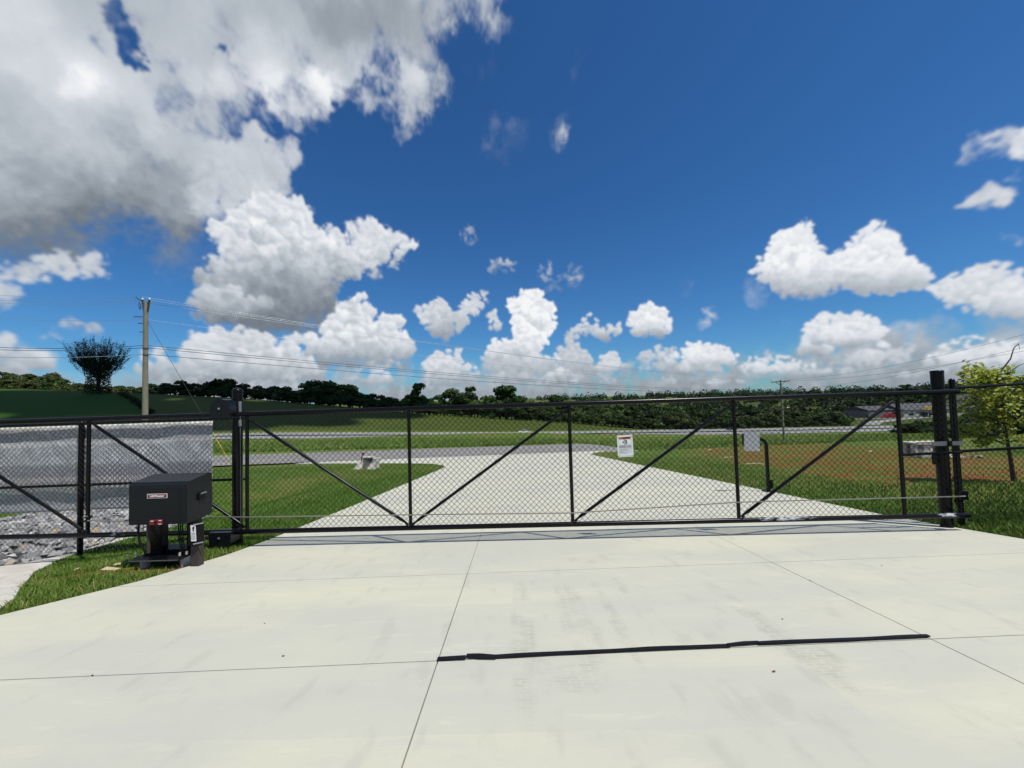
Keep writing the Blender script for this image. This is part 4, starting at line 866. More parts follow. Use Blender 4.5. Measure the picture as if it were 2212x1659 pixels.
# ------------------------------------------------------------------ loose joint filler across the slab
def Gs(u,v,dz=0.): q=G(u,v); q.z+=dz; return q
def filler(path,w,label,lift,tilt=0.,n=1):
    pts=[]
    for i in range(len(path)-1):
        m=max(1,int((path[i+1]-path[i]).length/.12))
        for k in range(m): pts.append(path[i].lerp(path[i+1],k/m))
    pts.append(path[-1]); mb=MB(); V=[];Fc=[]
    for i,p in enumerate(pts):
        d=(pts[min(i+1,len(pts)-1)]-pts[max(i-1,0)]).normalized(); s=Vector((-d.y,d.x,-.103*d.x)); tw=tilt*math.sin(math.pi*i/max(1,len(pts)-1))
        ww=w*(1+.10*math.sin(i*1.7)+.06*math.sin(i*.6)); h=lift+.006*math.sin(i*.9)*(1 if lift>.012 else .3)
        for a,z in ((-.5,.002),(.5,.002),(.5,.012),(-.5,.012)): V.append(p+s*ww*a+Vector((0,0,h+z+tw*a)))
    for i in range(len(pts)-1):
        for k in range(4): Fc.append((i*4+k,i*4+(k+1)%4,i*4+4+(k+1)%4,i*4+4+k))
    e=(len(pts)-1)*4; Fc+=[(0,3,2,1),(e,e+1,e+2,e+3)]
    mb.add(V,Fc); o=mb.build('joint_filler',M['rubber']); tag(o,label,'joint filler','black joint filler strips'); return o
filler([Gs(945,1427),Gs(1006,1424)],.032,'short straight end piece of black joint filler nearest the left joint',.006)
filler([Gs(1008,1421),Gs(1035,1423),Gs(1072,1424)],.030,'short lifted and twisted piece of black joint filler left of the long strip',.010,.012)
filler([Gs(1070,1422),Gs(1200,1415),Gs(1400,1405),Gs(1575,1398)],.031,'longest straight strip of black joint filler in the concrete',.006)
filler([Gs(1572,1397),Gs(1610,1394),Gs(1640,1392)],.022,'small torn scrap of black joint filler between the two long strips',.008,.006)
filler([Gs(1636,1393),Gs(1800,1386),Gs(2006,1377)],.030,'long strip of black joint filler ending at the right-hand joint',.006)

# ------------------------------------------------------------------ stones
def rock_mesh(name,seed,mat):
    r=np.random.default_rng(seed); bm=bmesh.new()
    for k in range(13):
        v=r.normal(size=3); v/=np.linalg.norm(v); v*=r.uniform(.75,1.1); bm.verts.new((v[0],v[1]*.85,v[2]*.65))
    q=bmesh.ops.convex_hull(bm,input=bm.verts[:]); 
    for v in [v for v in bm.verts if not v.link_faces]: bm.verts.remove(v)
    bmesh.ops.recalc_face_normals(bm,faces=bm.faces); me=bpy.data.meshes.new(name); bm.to_mesh(me); bm.free(); me.materials.append(mat); return me
rocks=[rock_mesh('stone',s,M['riprap']) for s in range(8)]
rip=thing('riprap_bed','bed of grey crushed riprap stones in the ditch behind the left fence','stone bed',(-9.5,8.2,gz(-9.5,8.2)))
# bare bed under the stones
V=[];Fc=[]; gx=np.arange(-16.5,-7.0,.3); gy=np.arange(6.7,14.5,.3)
def in_rip(x,y):
    return (x< -.80*y+.2*math.sin(y*2)) and (x< -7.9-.45*(y-6.6)*.35+.25*math.sin(y*3)) and y>6.62 and y<14+.3*math.sin(x*2) and not (x>-9.75 and x>-9.1-.28*(y-7.6) and y<9.6)
vid={}
for i,x in enumerate(gx):
    for j,y in enumerate(gy):
        if in_rip(x,y) or in_rip(x-.3,y) : vid[(i,j)]=len(V); V.append((x,y,gz(x,y)+.0+.05*math.sin(x*5)*math.sin(y*4.3)))
for (i,j) in vid:
    c4=[(i,j),(i+1,j),(i+1,j+1),(i,j+1)]
    if all(q in vid for q in c4): Fc.append(tuple(vid[q] for q in c4))
b=root_loc(rip); link('stone_bedding',mesh_of('stone_bedding',[(x-b.x,y-b.y,z-b.z) for x,y,z in V],Fc,M['gravel_base'],True),rip)
cand=[]; r_=np.random.default_rng(3)
while len(cand)<1900:
    x=r_.uniform(-16.5,-7.6); y=r_.uniform(6.7,14.2)
    if in_rip(x,y): cand.append((x,y,r_.uniform(.055,.14)*(1.0 if y<9 else 1.25)))
def vis(c): # larger and nearer first, those inside the view
    u=CU+F*c[0]/c[1]; return -(c[2]/c[1])*(1 if -60<u<470 else .05)
cand.sort(key=vis); sv=[];sf=[];st=[]
for k,(x,y,s) in enumerate(cand):
    z=gz(x,y)+s*.28; rot=Matrix.Rotation(r_.uniform(0,6.28),3,'Z')@Matrix.Rotation(r_.uniform(-.5,.5),3,'X')
    if k<280:
        o=link('stone',rocks[k%8],rip); o.location=Vector((x,y,z))-b; o.rotation_euler=rot.to_euler(); o.scale=(s*r_.uniform(.9,1.3),s,s)
    else:
        me_=rocks[k%8]; b0=len(sv); sv+=[tuple(rot@(v.co*s)+Vector((x,y,z))-b) for v in me_.vertices]; sf+=[tuple(i+b0 for i in p.vertices) for p in me_.polygons]; st+=[r_.random()]*len(me_.vertices)
o=link('small_stones',mesh_of('small_stones',sv,sf,M['stone_stuff'],attrs={'tint':st}),rip); o['kind']='stuff'
# flat broken stones lying in the grass by the fence post
for k,(u,v,s,lab,mat) in enumerate([(240,1229,.14,'pale flat stone lying in the grass below the fence post','tan_stone'),(263,1213,.085,'small tan flat stone in the dirt just under the line post','tan_stone'),(165,1212,.06,'tan stone chip at the left tip of the grass wedge','tan_stone'),(330,1209,.05,'little grey stone chip on the dirt left of the operator stand','riprap')]):
    q=G(u,v); z=gz(q.x,q.y); o=link('flat_stone',rock_mesh('flat_stone',40+k,M[mat])); o.location=(q.x,q.y,z+.025); o.scale=(s,s*.5,s*.3); o.rotation_euler=(.1,.05,k*.8); tag(o,lab,'stone')
# grit on the concrete
pm=[rock_mesh('pebble',60+k,M['print_black']) for k in range(3)]
for k,(u,v,s) in enumerate([(612,1418,.008),(572,1347,.006),(200,1460,.008),(1690,1338,.007),(1750,1255,.007),(1905,1222,.007),(1310,1404,.006)]):
    q=G(u,v); o=link('pebble',pm[k%3]); o.location=(q.x,q.y,q.z+s*.4); o.scale=(s*1.4,s,s); tag(o,'tiny dark speck of grit on the pale concrete','pebble','dark grit on the concrete')
q=G(1672,1452); o=link('leaf_scrap',rock_mesh('leaf_scrap',70,M['dull_red'])); o.location=(q.x,q.y,q.z+.006); o.scale=(.014,.009,.008); tag(o,'small dark red scrap on the concrete below the filler strip','leaf')

# ------------------------------------------------------------------ keypad gooseneck
kb=P(1660,1060,10.0); kz=gz(kb.x,10.0); kt=thing('keypad_stand','black gooseneck keypad pole on the right side of the drive beyond the gate','keypad stand',(kb.x,10.0,kz))
top=P(1645,962,10.0).z; pts=[Vector((kb.x,10,kz-.02)),Vector((kb.x,10,top-.02))]
for a in np.linspace(0,math.pi/2,7)[1:]: pts.append(Vector((kb.x-.24*(1-math.cos(a)),10,top+.18*math.sin(a))))
pts.append(Vector((kb.x-.42,10,top+.18))); mb=MB(); mb.tube(pts,.045,12); mb.build('gooseneck',M['black'],kt)
mb=MB(); mb.box((kb.x-.50,10,top+.16),(.16,.14,.30),ch=.02); mb.build('keypad_head',M['black_plastic'],kt)
mb=MB(); mb.box((kb.x+.07,10,kz+.20),(.07,.08,.22),ch=.01); mb.build('junction_box',M['black_plastic'],kt)
mb=MB(); mb.box((kb.x,10,kz+.01),(.22,.22,.03)); mb.build('base_plate',M['black'],kt)

# ------------------------------------------------------------------ culvert headwall (left lawn) and drain box (right lawn)
h0=G(788,1012); hy_=h0.y; hx=h0.x; hz_=gz(hx,hy_)-.05
hwall=thing('culvert_headwall','small grey concrete culvert headwall with sloped wings in the lawn','headwall',(hx,hy_,hz_))
mb=MB(); mb.prism([(hx-.10,hy_,hz_),(hx+.36,hy_+.10,hz_),(hx+.36,hy_+.10,hz_+.34),(hx+.14,hy_+.04,hz_+.66),(hx-.10,hy_,hz_+.66)],(.10,.35,0)); mb.build('back_wall',M['wall_grey'],hwall)
mb=MB(); mb.prism([(hx-.62,hy_-.30,hz_),(hx-.10,hy_-.30,hz_),(hx-.10,hy_-.02,hz_+.62),(hx-.18,hy_+.10,hz_+.62)],(0,.16,.0)); mb.build('wing_wall',M['old_concrete'],hwall)
mb=MB(); mb.prism([(hx+.10,hy_-.22,hz_),(hx+.62,hy_-.22,hz_),(hx+.62,hy_-.05,hz_+.40),(hx+.42,hy_+.10,hz_+.46)],(0,.18,.0)); mb.build('wing_wall',M['old_concrete'],hwall)
mb=MB(); mb.box((hx+.14,hy_+.2,hz_+.69),(.62,.42,.06),ch=.01); mb.build('cap_slab',M['old_concrete'],hwall)
mb=MB(); mb.box((hx+.62,hy_+.2,hz_+.32),(.22,.5,.64),ch=.02); mb.build('end_block',M['old_concrete'],hwall)
st_=thing('marker_stake','dark red marker stake leaning on the culvert headwall','stake',(hx-.16,hy_-.05,hz_+.4)); mb=MB(); mb.tube([(hx-.18,hy_-.06,hz_+.40),(hx-.10,hy_-.05,hz_+1.0)],.03,6); mb.build('stake_shaft',M['dull_red'],st_)
mb=MB(); mb.box((hx-.04,hy_-.05,hz_+.95),(.10,.02,.10)); mb.build('flag',M['dull_red'],st_)
d0=G(2014,987); dx,dy=d0.x,d0.y; dz=gz(dx,dy)-.05; W2=1.75
dr=thing('drain_box','low concrete storm drain box with two openings on the red clay bank','drain',(dx,dy,dz))
mb=MB(); mb.box((dx,dy+.30,dz+.74),(W2,.75,.10),ch=.012); mb.build('top_slab',M['old_concrete'],dr)
mb=MB(); mb.box((dx,dy-.062,dz+.80),(W2*.96,.03,.03)); mb.build('red_edge_bar',M['dull_red'],dr)
for k in (-.46,-.02,.46):
    mb=MB(); mb.box((dx+k*W2,dy+.1,dz+.36),(.12,.24,.66)); mb.build('pier',M['old_concrete'],dr)
mb=MB(); mb.box((dx,dy+.55,dz+.36),(W2*.98,.20,.66)); mb.build('back_panel',M['old_concrete'],dr)
mb=MB(); mb.box((dx-W2*.37,dy+.02,dz+.48),(W2*.24,.05,.55)); mb.build('front_panel',M['wall_grey'],dr)
for k in (-.12,.22): 
    mb=MB(); mb.box((dx+k*W2,dy+.03,dz+.50),(W2*.22,.05,.50)); mb.build('front_panel',M['old_concrete'],dr)
mb=MB(); mb.box((dx,dy-.05,dz+.13),(W2*.9,.40,.16),ch=.02); mb.build('apron',M['old_concrete'],dr)
for k in range(46):
    x=dx+r_.uniform(-.55,.85)*W2*.75; y=dy-.25-r_.uniform(0,1.3); s=r_.uniform(.06,.15); o=link('drain_rock',rocks[k%8]); o.data=o.data; o.location=(x,y,gz(x,y)+s*.3); o.scale=(s*1.2,s,s); o.rotation_euler=(r_.uniform(-.4,.4),r_.uniform(-.4,.4),r_.uniform(0,6)); tag(o,'pinkish stone among the loose rocks in front of the drain box','stone','loose rocks below the drain box')
    if k%3: 
        o.data=o.data.copy() if ('tan_copy%d'%(k%8)) not in bpy.data.meshes else bpy.data.meshes['tan_copy%d'%(k%8)]
        o.data.name='tan_copy%d'%(k%8) if ('tan_copy%d'%(k%8)) not in bpy.data.meshes else o.data.name; o.data.materials[0]=M['tan_stone']
for k,(u,v,l,a,lab) in enumerate([(2835/1.736,1745/1.736,.9,.3,'pale bleached stick lying on the clay, nearest the drive'),(2735/1.736,1720/1.736,.7,.2,'pale bleached stick lying on the clay behind the sign back')]):
    q=G(u,v); z=gz(q.x,q.y); o=MB().tube([(q.x-l/2,q.y+.2*a,z+.05),(q.x,q.y,z+.08),(q.x+l/2,q.y-.6*a,z+.05)],[.03,.035,.02],6).build('stick',M['tan_stone']); tag(o,lab,'stick')
for k,(u,v,lab) in enumerate([(2660/1.736,1690/1.736,'white scrap of litter on the left part of the clay'),(3262/1.736,1697/1.736,'white scrap of litter on the clay left of the drain box')]):
    q=G(u,v); z=gz(q.x,q.y); o=link('litter',rock_mesh('litter',80+k,M['white'])); o.location=(q.x,q.y,z+.08); o.scale=(.16,.08,.09); tag(o,lab,'litter')

# ------------------------------------------------------------------ utility poles and wires
def pole(name,label,base,top,r0,r1):
    t=thing(name,label,'utility pole',base); mb=MB(); n=12
    mb.tube([base.lerp(top,k/n) for k in range(n+1)],[r0+(r1-r0)*k/n for k in range(n+1)],14); mb.build('shaft',M['pole_wood'],t); return t
YA=27.0; ta=P(315,652,YA); pa=Vector((ta.x+.02,YA,gz(ta.x,YA)-.2)); pA=pole('utility_pole','tall weathered wooden utility pole with angled insulators above the fence banner',pa,ta,.19,.135)
def at_pole(v,du=0.): return P(315+du,v,YA)
for s,du in ((-1,-7),(1,8)):
    a=at_pole(672,du*.55); b_=at_pole(647,du)
    mb=MB(); mb.tube([a,a.lerp(b_,.5),b_],[.06,.055,.05],8); br_=mb.build('insulator_bracket',M['dark_wood'],pA)
    mb=MB(); mb.lathe(b_,[(.05,-.06),(.10,-.03),(.06,0),(.10,.03),(.055,.06),(.03,.12),(.001,.13)],seg=10); mb.build('insulator',M['insulator'],br_)
mb=MB(); mb.tube([at_pole(642,-22),at_pole(647,-14),at_pole(650,-9)],.03,6); mb.build('cutout_arm',M['cable_dark'],pA)
mb=MB(); mb.tube([at_pole(652,-15),at_pole(663,-10),at_pole(668,-13),at_pole(658,-16)],.025,6); mb.build('jumper_loop',M['cable_dark'],pA)
for v,l in ((684,-26),(698,-17),(717,-13)): 
    mb=MB(); mb.tube([at_pole(v+1,0),at_pole(v,l)],.03,6); mb.build('standoff_arm',M['cable_dark'],pA)
for v in (752,766): 
    mb=MB(); mb.lathe(at_pole(v),[(.17,-.05),(.18,0),(.17,.05)],seg=14); mb.build('cable_band',M['galv_dull'],pA)
YB=85.0; tb=P(1686,821,YB); pbz=gz(tb.x,YB); pB=pole('utility_pole','distant dark utility pole with a crossarm beyond the clay bank',Vector((tb.x+.1,YB,pbz-.3)),tb,.22,.16)
ca=P(1666,826,YB); cb_=P(1705,823,YB); mb=MB(); mb.box((ca+cb_)/2,((cb_-ca).length,.14,.16),cb_-ca,(0,1,0)); arm=mb.build('crossarm',M['dark_wood'],pB)
for k in (0,.28,.8,1.): 
    q=ca.lerp(cb_,k); mb=MB(); mb.lathe(q+Vector((0,0,.06)),[(.05,0),(.09,.08),(.05,.16),(.08,.2),(.02,.32)],seg=8); mb.build('insulator',M['insulator'],arm)
for s in (-1,1):
    q=(ca+cb_)/2+(cb_-ca)*.28*s; mb=MB(); mb.tube([q,Vector((tb.x,YB-.1,tb.z-1.2))],.05,6); mb.build('arm_brace',M['dark_wood'],pB)
for v in (836,842,848): mb=MB(); mb.tube([P(1688,v,YB),P(1694,v-1,YB)],.05,6); mb.build('standoff_arm',M['cable_dark'],pB)
def wire(a,b,sag,r,mat,label,n=40,bits=None):
    mb=MB(); mb.tube([a.lerp(b,k/n)-Vector((0,0,4*sag*(k/n)*(1-k/n))) for k in range(n+1)],r,5,False); o=mb.build('power_line',M[mat]); tag(o,label,'power line','overhead lines strung between the utility poles'); return o
LEFT=lambda v: P(-120,v,27.6)
tops=[(641,-8,628,'cable_bright'),(648,8,641,'cable_bright'),(654,2,646,'cable_bright'),(690,0,679,'cable_bright'),(746,0,744,'cable_dark'),(751,0,749,'cable_dark'),(765,0,765,'cable_bright')]
ends=[ca+Vector((0,0,.35)),ca.lerp(cb_,.28)+Vector((0,0,.35)),cb_+Vector((0,0,.35)),P(1688,836,YB),P(1688,842,YB),P(1688,845,YB),P(1688,848,YB)]
nm=['topmost bright conductor','second bright conductor','third bright conductor','lone neutral wire','thin upper communication cable','thick dark communication cable','lowest bright communication cable']
for (v,du,vl,mt),e,nn in zip(tops,ends,nm):
    a=at_pole(v,du); wire(a,LEFT(vl),.25,.011 if v<740 else .018,mt,nn+' running left from the tall wooden pole')
    wire(a,e,1.1 if v<740 else 1.0,.011 if v<740 else .019,'cable_bright' if v<700 else 'cable_dark',nn+' running right from the tall wooden pole to the far pole')
NR=[P(2330,690,40),P(2330,735,40),P(2330,720,40)]
for e,q,nn in zip([ends[2],ends[0],ends[4]],NR,['highest','middle','lowest']): wire(e,q,1.2,.016,'cable_dark',nn+' thin line rising to the right from the far pole')
g_=P(503,1003,27.5); g_.z=gz(g_.x,27.5); ga=at_pole(694,4)
o=MB().tube([ga,g_],.012,5,False).build('guy_wire',M['cable_dark']); tag(o,'thin guy wire slanting down right from the tall wooden pole','guy wire')
o=MB().tube([g_.lerp(ga,.02),g_.lerp(ga,.24)],.022,6).build('guy_guard',M['yellow_guard']); tag(o,'yellow plastic sleeve on the guy wire behind the left gate post','guy guard')

# ------------------------------------------------------------------ guardrail and vehicles
gr=thing('guardrail','pale steel guardrail along the near side of the highway at right','guardrail',(90,174,hzf(90)))
xs=list(np.arange(72,152,2.)); mb=MB(); V=[];Fc=[]
for x in xs:
    for dy_,dz_ in ((0,.45),(-.08,.52),(0,.60),(-.08,.68),(0,.76)): V.append((x,hyf(x)-1.2+dy_,hzf(x)+.25+dz_))
for i in range(len(xs)-1):
    for k in range(4): a=i*5+k; Fc.append((a,a+5,a+6,a+1))
mb.add(V,Fc); mb.build('rail',M['galv'],gr)
for x in xs[::2]: mb=MB(); mb.box((x,hyf(x)-1.1,hzf(x)+.45),(.15,.15,1.0)); mb.build('rail_post',M['galv_dull'],gr)
def car(name,label,c,ang,body,kind,L_=4.6,group=None):
    """side profile car: +x is forward"""
    t=thing(name,label,'pickup truck' if kind=='pickup' else 'car',c,group); t.rotation_euler=(0,0,ang); W=1.85
    k=L_/4.6
    low=[(-2.3,.35),(2.25,.35),(2.3,.62),(2.2,.82),(1.1,.95),(-2.25,.98)]
    if kind=='pickup': low=[(-2.3,.45),(2.25,.45),(2.3,.78),(2.22,1.02),(1.15,1.10),(-2.3,1.10)]; cab=[(-.55,1.10),(1.1,1.10),(.62,1.72),(-.42,1.76)]
    else: cab=[(-1.9,.97),(1.1,.94),(.35,1.42),(-1.2,1.44)]
    def lm(name,polys,mat,par=t,y0=-W/2,y1=W/2):
        m=MB()
        for pl in polys: m.prism([(x*k,y0,z) for x,z in pl],(0,y1-y0,0))
        b=root_loc(par); 
        for v in m.V: v+=b
        return m.build(name,mat,par)
    bd=lm('body',[low],body); cb=lm('cab',[cab],body,t,-W/2+.12,W/2-.12)
    cx=sum(x for x,_ in cab)/4; cz=(cab[0][1]+cab[2][1])/2
    gl=[(cx+(x-cx)*.84,cz+.03+(z-cz)*.68) for x,z in cab]
    for s in (-1,1): lm('side_window',[gl],M['glass'],cb,s*(W/2-.115)-.006,s*(W/2-.115)+.006)
    ws=MB(); b=root_loc(cb); a0,a1=cab[1],cab[2]
    ws.add([Vector((a0[0]*k-.05,-.7,a0[1]+.06))+b+Vector((.03,0,.02)),Vector((a0[0]*k-.05,.7,a0[1]+.06))+b+Vector((.03,0,.02)),Vector((a1[0]*k,.62,a1[1]-.04))+b+Vector((.04,0,.02)),Vector((a1[0]*k,-.62,a1[1]-.04))+b+Vector((.04,0,.02))],[(0,1,2,3)]); ws.build('windscreen',M['glass'],cb)
    for x in (-1.42,1.38):
        for s in (-1,1):
            m=MB(); m.lathe((x*k,s*(W/2-.09),.36),[(.001,-.11),(.36,-.11),(.38,-.06),(.38,.06),(.36,.11),(.001,.11)],(0,1,0),16); b=root_loc(t)
            for v in m.V: v+=b
            wh=m.build('wheel',M['tyre'],t); m=MB(); m.lathe((x*k,s*(W/2+.025),.36),[(.001,.0),(.22,.0),(.23,-.02)],(0,s,0),12)
            for v in m.V: v+=b
            m.build('rim',M['rim'],wh)
    for s in (-.62,.62):
        for x,mm,nn in ((2.28*k,'lamp_clear','headlight'),(-2.3*k,'lamp_red','tail_light')):
            m=MB(); m.box(Vector((x,s,.86 if kind=='pickup' else .72))+root_loc(t),(.06,.30,.14)); m.build(nn,M[mm],t)
    return t
tx=P(1133,937,187.); car('pickup_truck','white pickup truck driving along the far lanes of the highway',(tx.x,hyf(tx.x)+19.5,hzf(tx.x)+.10),0,M['car_white'],'pickup',5.8)
q=P(1577,929,196.); car('parked_car','small dark car on the highway beside the roadside trees',(q.x,hyf(q.x)+20,hzf(q.x)+.1),math.pi,M['car_dark'],'car')

# ------------------------------------------------------------------ far buildings
SY=300.; s0=P(1885,901,SY); s1=P(2085,897,SY); sb=gz((s0.x+s1.x)/2,SY)
def house(name,label,xa,xb,y,dep,base,eave,ridge,wall,roof,windows=(),door=None,over=.5,cat='building'):
    t=thing(name,label,cat,((xa+xb)/2,y,base)); mb=MB(); mb.box(((xa+xb)/2,y+dep/2,(base+eave)/2-.5),(xb-xa,dep,eave-base+1)); w=mb.build('wall',wall,t)
    mb=MB(); ym=y+dep/2; o_=over; mb.prism([(xa-o_,y-o_,eave),(xa-o_,ym,ridge),(xa-o_,y+dep+o_,eave),(xa-o_,y+dep+o_,eave-.25),(xa-o_,y-o_,eave-.25)],(xb-xa+2*o_,0,0)); mb.build('roof',roof,t)
    for (x,z,ww,hh) in windows:
        mb=MB(); mb.box((x,y-.05,z),(ww,.12,hh)); f=mb.build('window',M['wall_white'],w); mb=MB(); mb.box((x,y-.12,z),(ww*.86,.04,hh*.84)); mb.build('pane',M['glass'],f)
    if door: 
        x,ww,hh=door; mb=MB(); mb.box((x,y-.06,base+hh/2),(ww,.12,hh)); d_=mb.build('door',M['glass'],w); mb=MB(); mb.box((x+ww*.3,y-.14,base+hh*.45),(.08,.05,.3)); mb.build('handle',M['galv'],d_)
    return t
xa,xb=P(1952,900,SY).x,P(2110,900,SY).x; e=P(1960,884,SY).z-.0; base=P(1960,901,SY).z
st=house('store_building','low cream store with dark roof and yellow sign beyond the highway','store' and xa,xb,SY,26,base,e-.6,e+4.0,M['wall_cream'],M['roof_dark'],[(xa+6,base+2.0,5,2.0)],None,.8)
sx0,sx1=P(1988,881,SY-1).x,P(2031,881,SY-1).x; zc0=P(2000,889,SY).z
mb=MB(); mb.box(((sx0+sx1)/2,SY-3,zc0-.6),(sx1-sx0-1,6,1.0)); mb.build('porch_canopy',M['roof_dark'],st)
for x in (sx0+1,sx1-1): mb=MB(); mb.tube([(x,SY-5.5,base-1),(x,SY-5.5,zc0-.8)],.25,8); mb.build('porch_column',M['wall_white'],st)
zs=P(2000,881.5,SY-4).z; mb=MB(); mb.box(((sx0+sx1)/2,SY-4,zs),(sx1-sx0,.5,P(2000,878,SY).z-P(2000,885,SY).z)); sg=mb.build('sign_board',M['sign_yellow'],st)
for k in range(13):
    if k==6: continue
    mb=MB(); mb.box((sx0+(k+1)*(sx1-sx0)/14,SY-4.28,zs),((sx1-sx0)/22,.06,1.0+.2*(k%2))); mb.build('sign_mark',M['wall_grey'],sg)
mb=MB(); mb.box(((sx0+sx1)/2,SY-.2,base+1.6),(sx1-sx0-4,.3,3.0)); mb.build('entrance_glass',M['glass'],st)
xc,xd=P(1882,900,SY+4).x,P(1951,900,SY+4).x
wh=house('grey_warehouse','long low grey warehouse left of the cream store','w' and xc,xd,SY+6,24,base-.3,P(1920,882,SY+6).z-1.2,P(1920,880,SY+6).z+1.0,M['wall_grey'],M['roof_dark'],[],(xc+20,4,3.5),.4)
mb=MB(); q=P(1928,895,SY); mb.prism([(q.x-7,SY,base),(q.x+6,SY,base),(q.x+3,SY,base+2.2),(q.x,SY,base+3.4),(q.x-3,SY,base+2.6)],(0,3,0)); o=mb.build('red_canopy',M['car_red']); tag(o,'dark red open canopy in front of the grey warehouse','canopy')
for k,(u,v,mm,lab) in enumerate([(2018,897,'car_white','white car parked at the right end of the store front'),(2003,899,'car_dark','dark car parked in front of the store entrance'),(1985,897,'rim','silver car parked at the left of the store porch')]):
    q=P(u,v,SY-12); car('parked_car',lab,(q.x,SY-12,gz(q.x,SY-12)+.1),.2,M[mm],'car',4.6,'cars parked at the store')
def lane(name,pts,w,mat):
    V=[];Fc=[];full=[]
    for i in range(len(pts)-1):
        for k in range(12): full.append(Vector(pts[i]).lerp(Vector(pts[i+1]),k/12))
    full.append(Vector(pts[-1]))
    for i,p_ in enumerate(full):
        d=(full[min(i+1,len(full)-1)]-full[max(i-1,0)]); n=Vector((-d.y,d.x,0)).normalized()*w/2
        for s in (-1,1): x,y=p_.x+n.x*s,p_.y+n.y*s; V.append((x,y,gz(x,y)+.25))
    for i in range(len(full)-1): a=2*i; Fc.append((a,a+2,a+3,a+1))
    return tag(link(name,mesh_of(name,V,Fc,mat)),kind='structure')
lane('store_lane',[(P(1840,915,225).x,215,0),(P(1870,908,245).x,240,0),(P(1930,905,275).x,272,0),(P(1985,900,288).x,286,0),(P(2060,900,290).x,290,0)],9,M['highway'])
lane('side_road',[(P(1820,905,292).x,284,0),(P(1960,900,292).x,292,0)],5,M['highway'])
for (u0,u1,v0,v1,Y,lab,nm_) in [(1678,1729,886,880,430,'long low white barn roof beside the far utility pole','white_barn'),(1646,1662,871,865,620,'small white farmhouse on the far green hillside','farmhouse'),(1489,1504,877,871,560,'tiny white house among far trees left of the far pole','farmhouse'),(1902,1935,866,858,560,'pale house high among the far trees above the store','farmhouse'),(2065,2125,868,852,330,'grey-roofed house among the trees right of the gate post','grey_house'),(2056,2072,873,866,318,'small white shed left of the grey-roofed house','shed')]:
    a=P(u0,v0,Y); b_=P(u1,v0,Y); tpz=P((u0+u1)/2,v1,Y).z; grey='grey' in nm_
    zb0=min(gz(a.x,Y),a.z)-2.0
    house(nm_,lab,a.x,b_.x,Y,8 if not grey else 12,zb0,a.z+(tpz-a.z)*(.30 if grey else .55),tpz,M['wall_white'] if not grey else M['wall_grey'],M['wall_white'] if nm_=='white_barn' else M['roof_dark'],[(a.x+(b_.x-a.x)*f,a.z+(tpz-a.z)*.12,1.0,1.2) for f in (.3,.7)],None,.3)

# ------------------------------------------------------------------ trees
def tree_mesh(name,seed,leaf,n=1500,size=.95,shape='round',trunk=True,gaps=.5):
    """unit-ish tree 10 m tall: lobed crown of leaf-clump faces round a tapered trunk with limbs"""
    r=np.random.default_rng(seed); lobes=[]
    nl=dict(round=15,tall=13,bush=11,low=10)[shape]
    for k in range(nl):
        a=r.uniform(0,2*np.pi); 
        if shape=='tall': h=r.uniform(2.2,9.0); rad=2.3*(1-abs(h-5)/6.5)*r.uniform(.3,1); lr=r.uniform(.9,1.6)
        elif shape=='bush': h=r.uniform(1.2,7.6); rad=4.2*math.sqrt(max(.05,1-(h/9.6)**2))*r.uniform(.2,1); lr=r.uniform(1.2,2.2)
        elif shape=='low': h=r.uniform(1.,6.); rad=5.2*math.sqrt(max(.05,1-(h/8)**2))*r.uniform(.2,1); lr=r.uniform(1.1,2.2)
        else: h=r.uniform(3.0,8.6); rad=3.6*math.sqrt(max(.08,1-((h-5.4)/4.4)**2))*r.uniform(.25,1); lr=r.uniform(1.1,2.0)
        lobes.append((rad*math.cos(a),rad*math.sin(a),h,lr))
    wts=np.array([l[3]**2 for l in lobes]); wts/=wts.sum(); pick=r.choice(nl,n,p=wts); Lb=np.array(lobes)[pick]
    d=r.normal(size=(n,3)); d[:,2]=np.abs(d[:,2])*.9-.25; d/=np.linalg.norm(d,axis=1)[:,None]
    rr=Lb[:,3]*(1-r.random(n)**2*.5)*r.uniform(.85,1.12,n)
    c=Lb[:,:3]+d*rr[:,None]*np.array([1,1,.85])
    nn=d+r.normal(size=(n,3))*.55; nn/=np.linalg.norm(nn,axis=1)[:,None]
    t1=np.cross(nn,r.normal(size=(n,3))); t1/=np.linalg.norm(t1,axis=1)[:,None]; t2=np.cross(nn,t1)
    s=size*r.uniform(.28,.62,n)[:,None]
    V=np.stack([c-t1*s*.9,c-t2*s*.55+nn*s*.15,c+t1*s,c+t2*s*.6-nn*s*.1],1).reshape(-1,3); Fc=[(4*i,4*i+1,4*i+2,4*i+3) for i in range(n)]
    tint=np.repeat(np.clip(r.normal(.42,.2,n)+.12*(pick%3-1),0,1),4); V=V.tolist(); mi=[0]*n; tint=tint.tolist()
    if trunk:
        mb=MB(); h=4.5 if shape in('round','tall') else 3; mb.tube([(0,0,-1.5),(.05,0,1),(-.06,.05,h*.6),(.05,0,h+2)],[.36,.28,.22,.06],7,False)
        for k in range(6):
            l=lobes[k]; z0=r.uniform(1.4,h); mb.tube([(0,0,z0),(l[0]*.5,l[1]*.5,(z0+l[2])/2+.3),(l[0],l[1],l[2])],[.13,.09,.03],5,False)
        b=len(V); V+=[tuple(v) for v in mb.V]; Fc+=[tuple(i+b for i in f) for f in mb.F]; mi+=[1]*len(mb.F); tint+=[.3]*len(mb.V)
    return mesh_of(name,V,Fc,[leaf,M['bark']],False,mi,{'tint':tint})
TREES={}
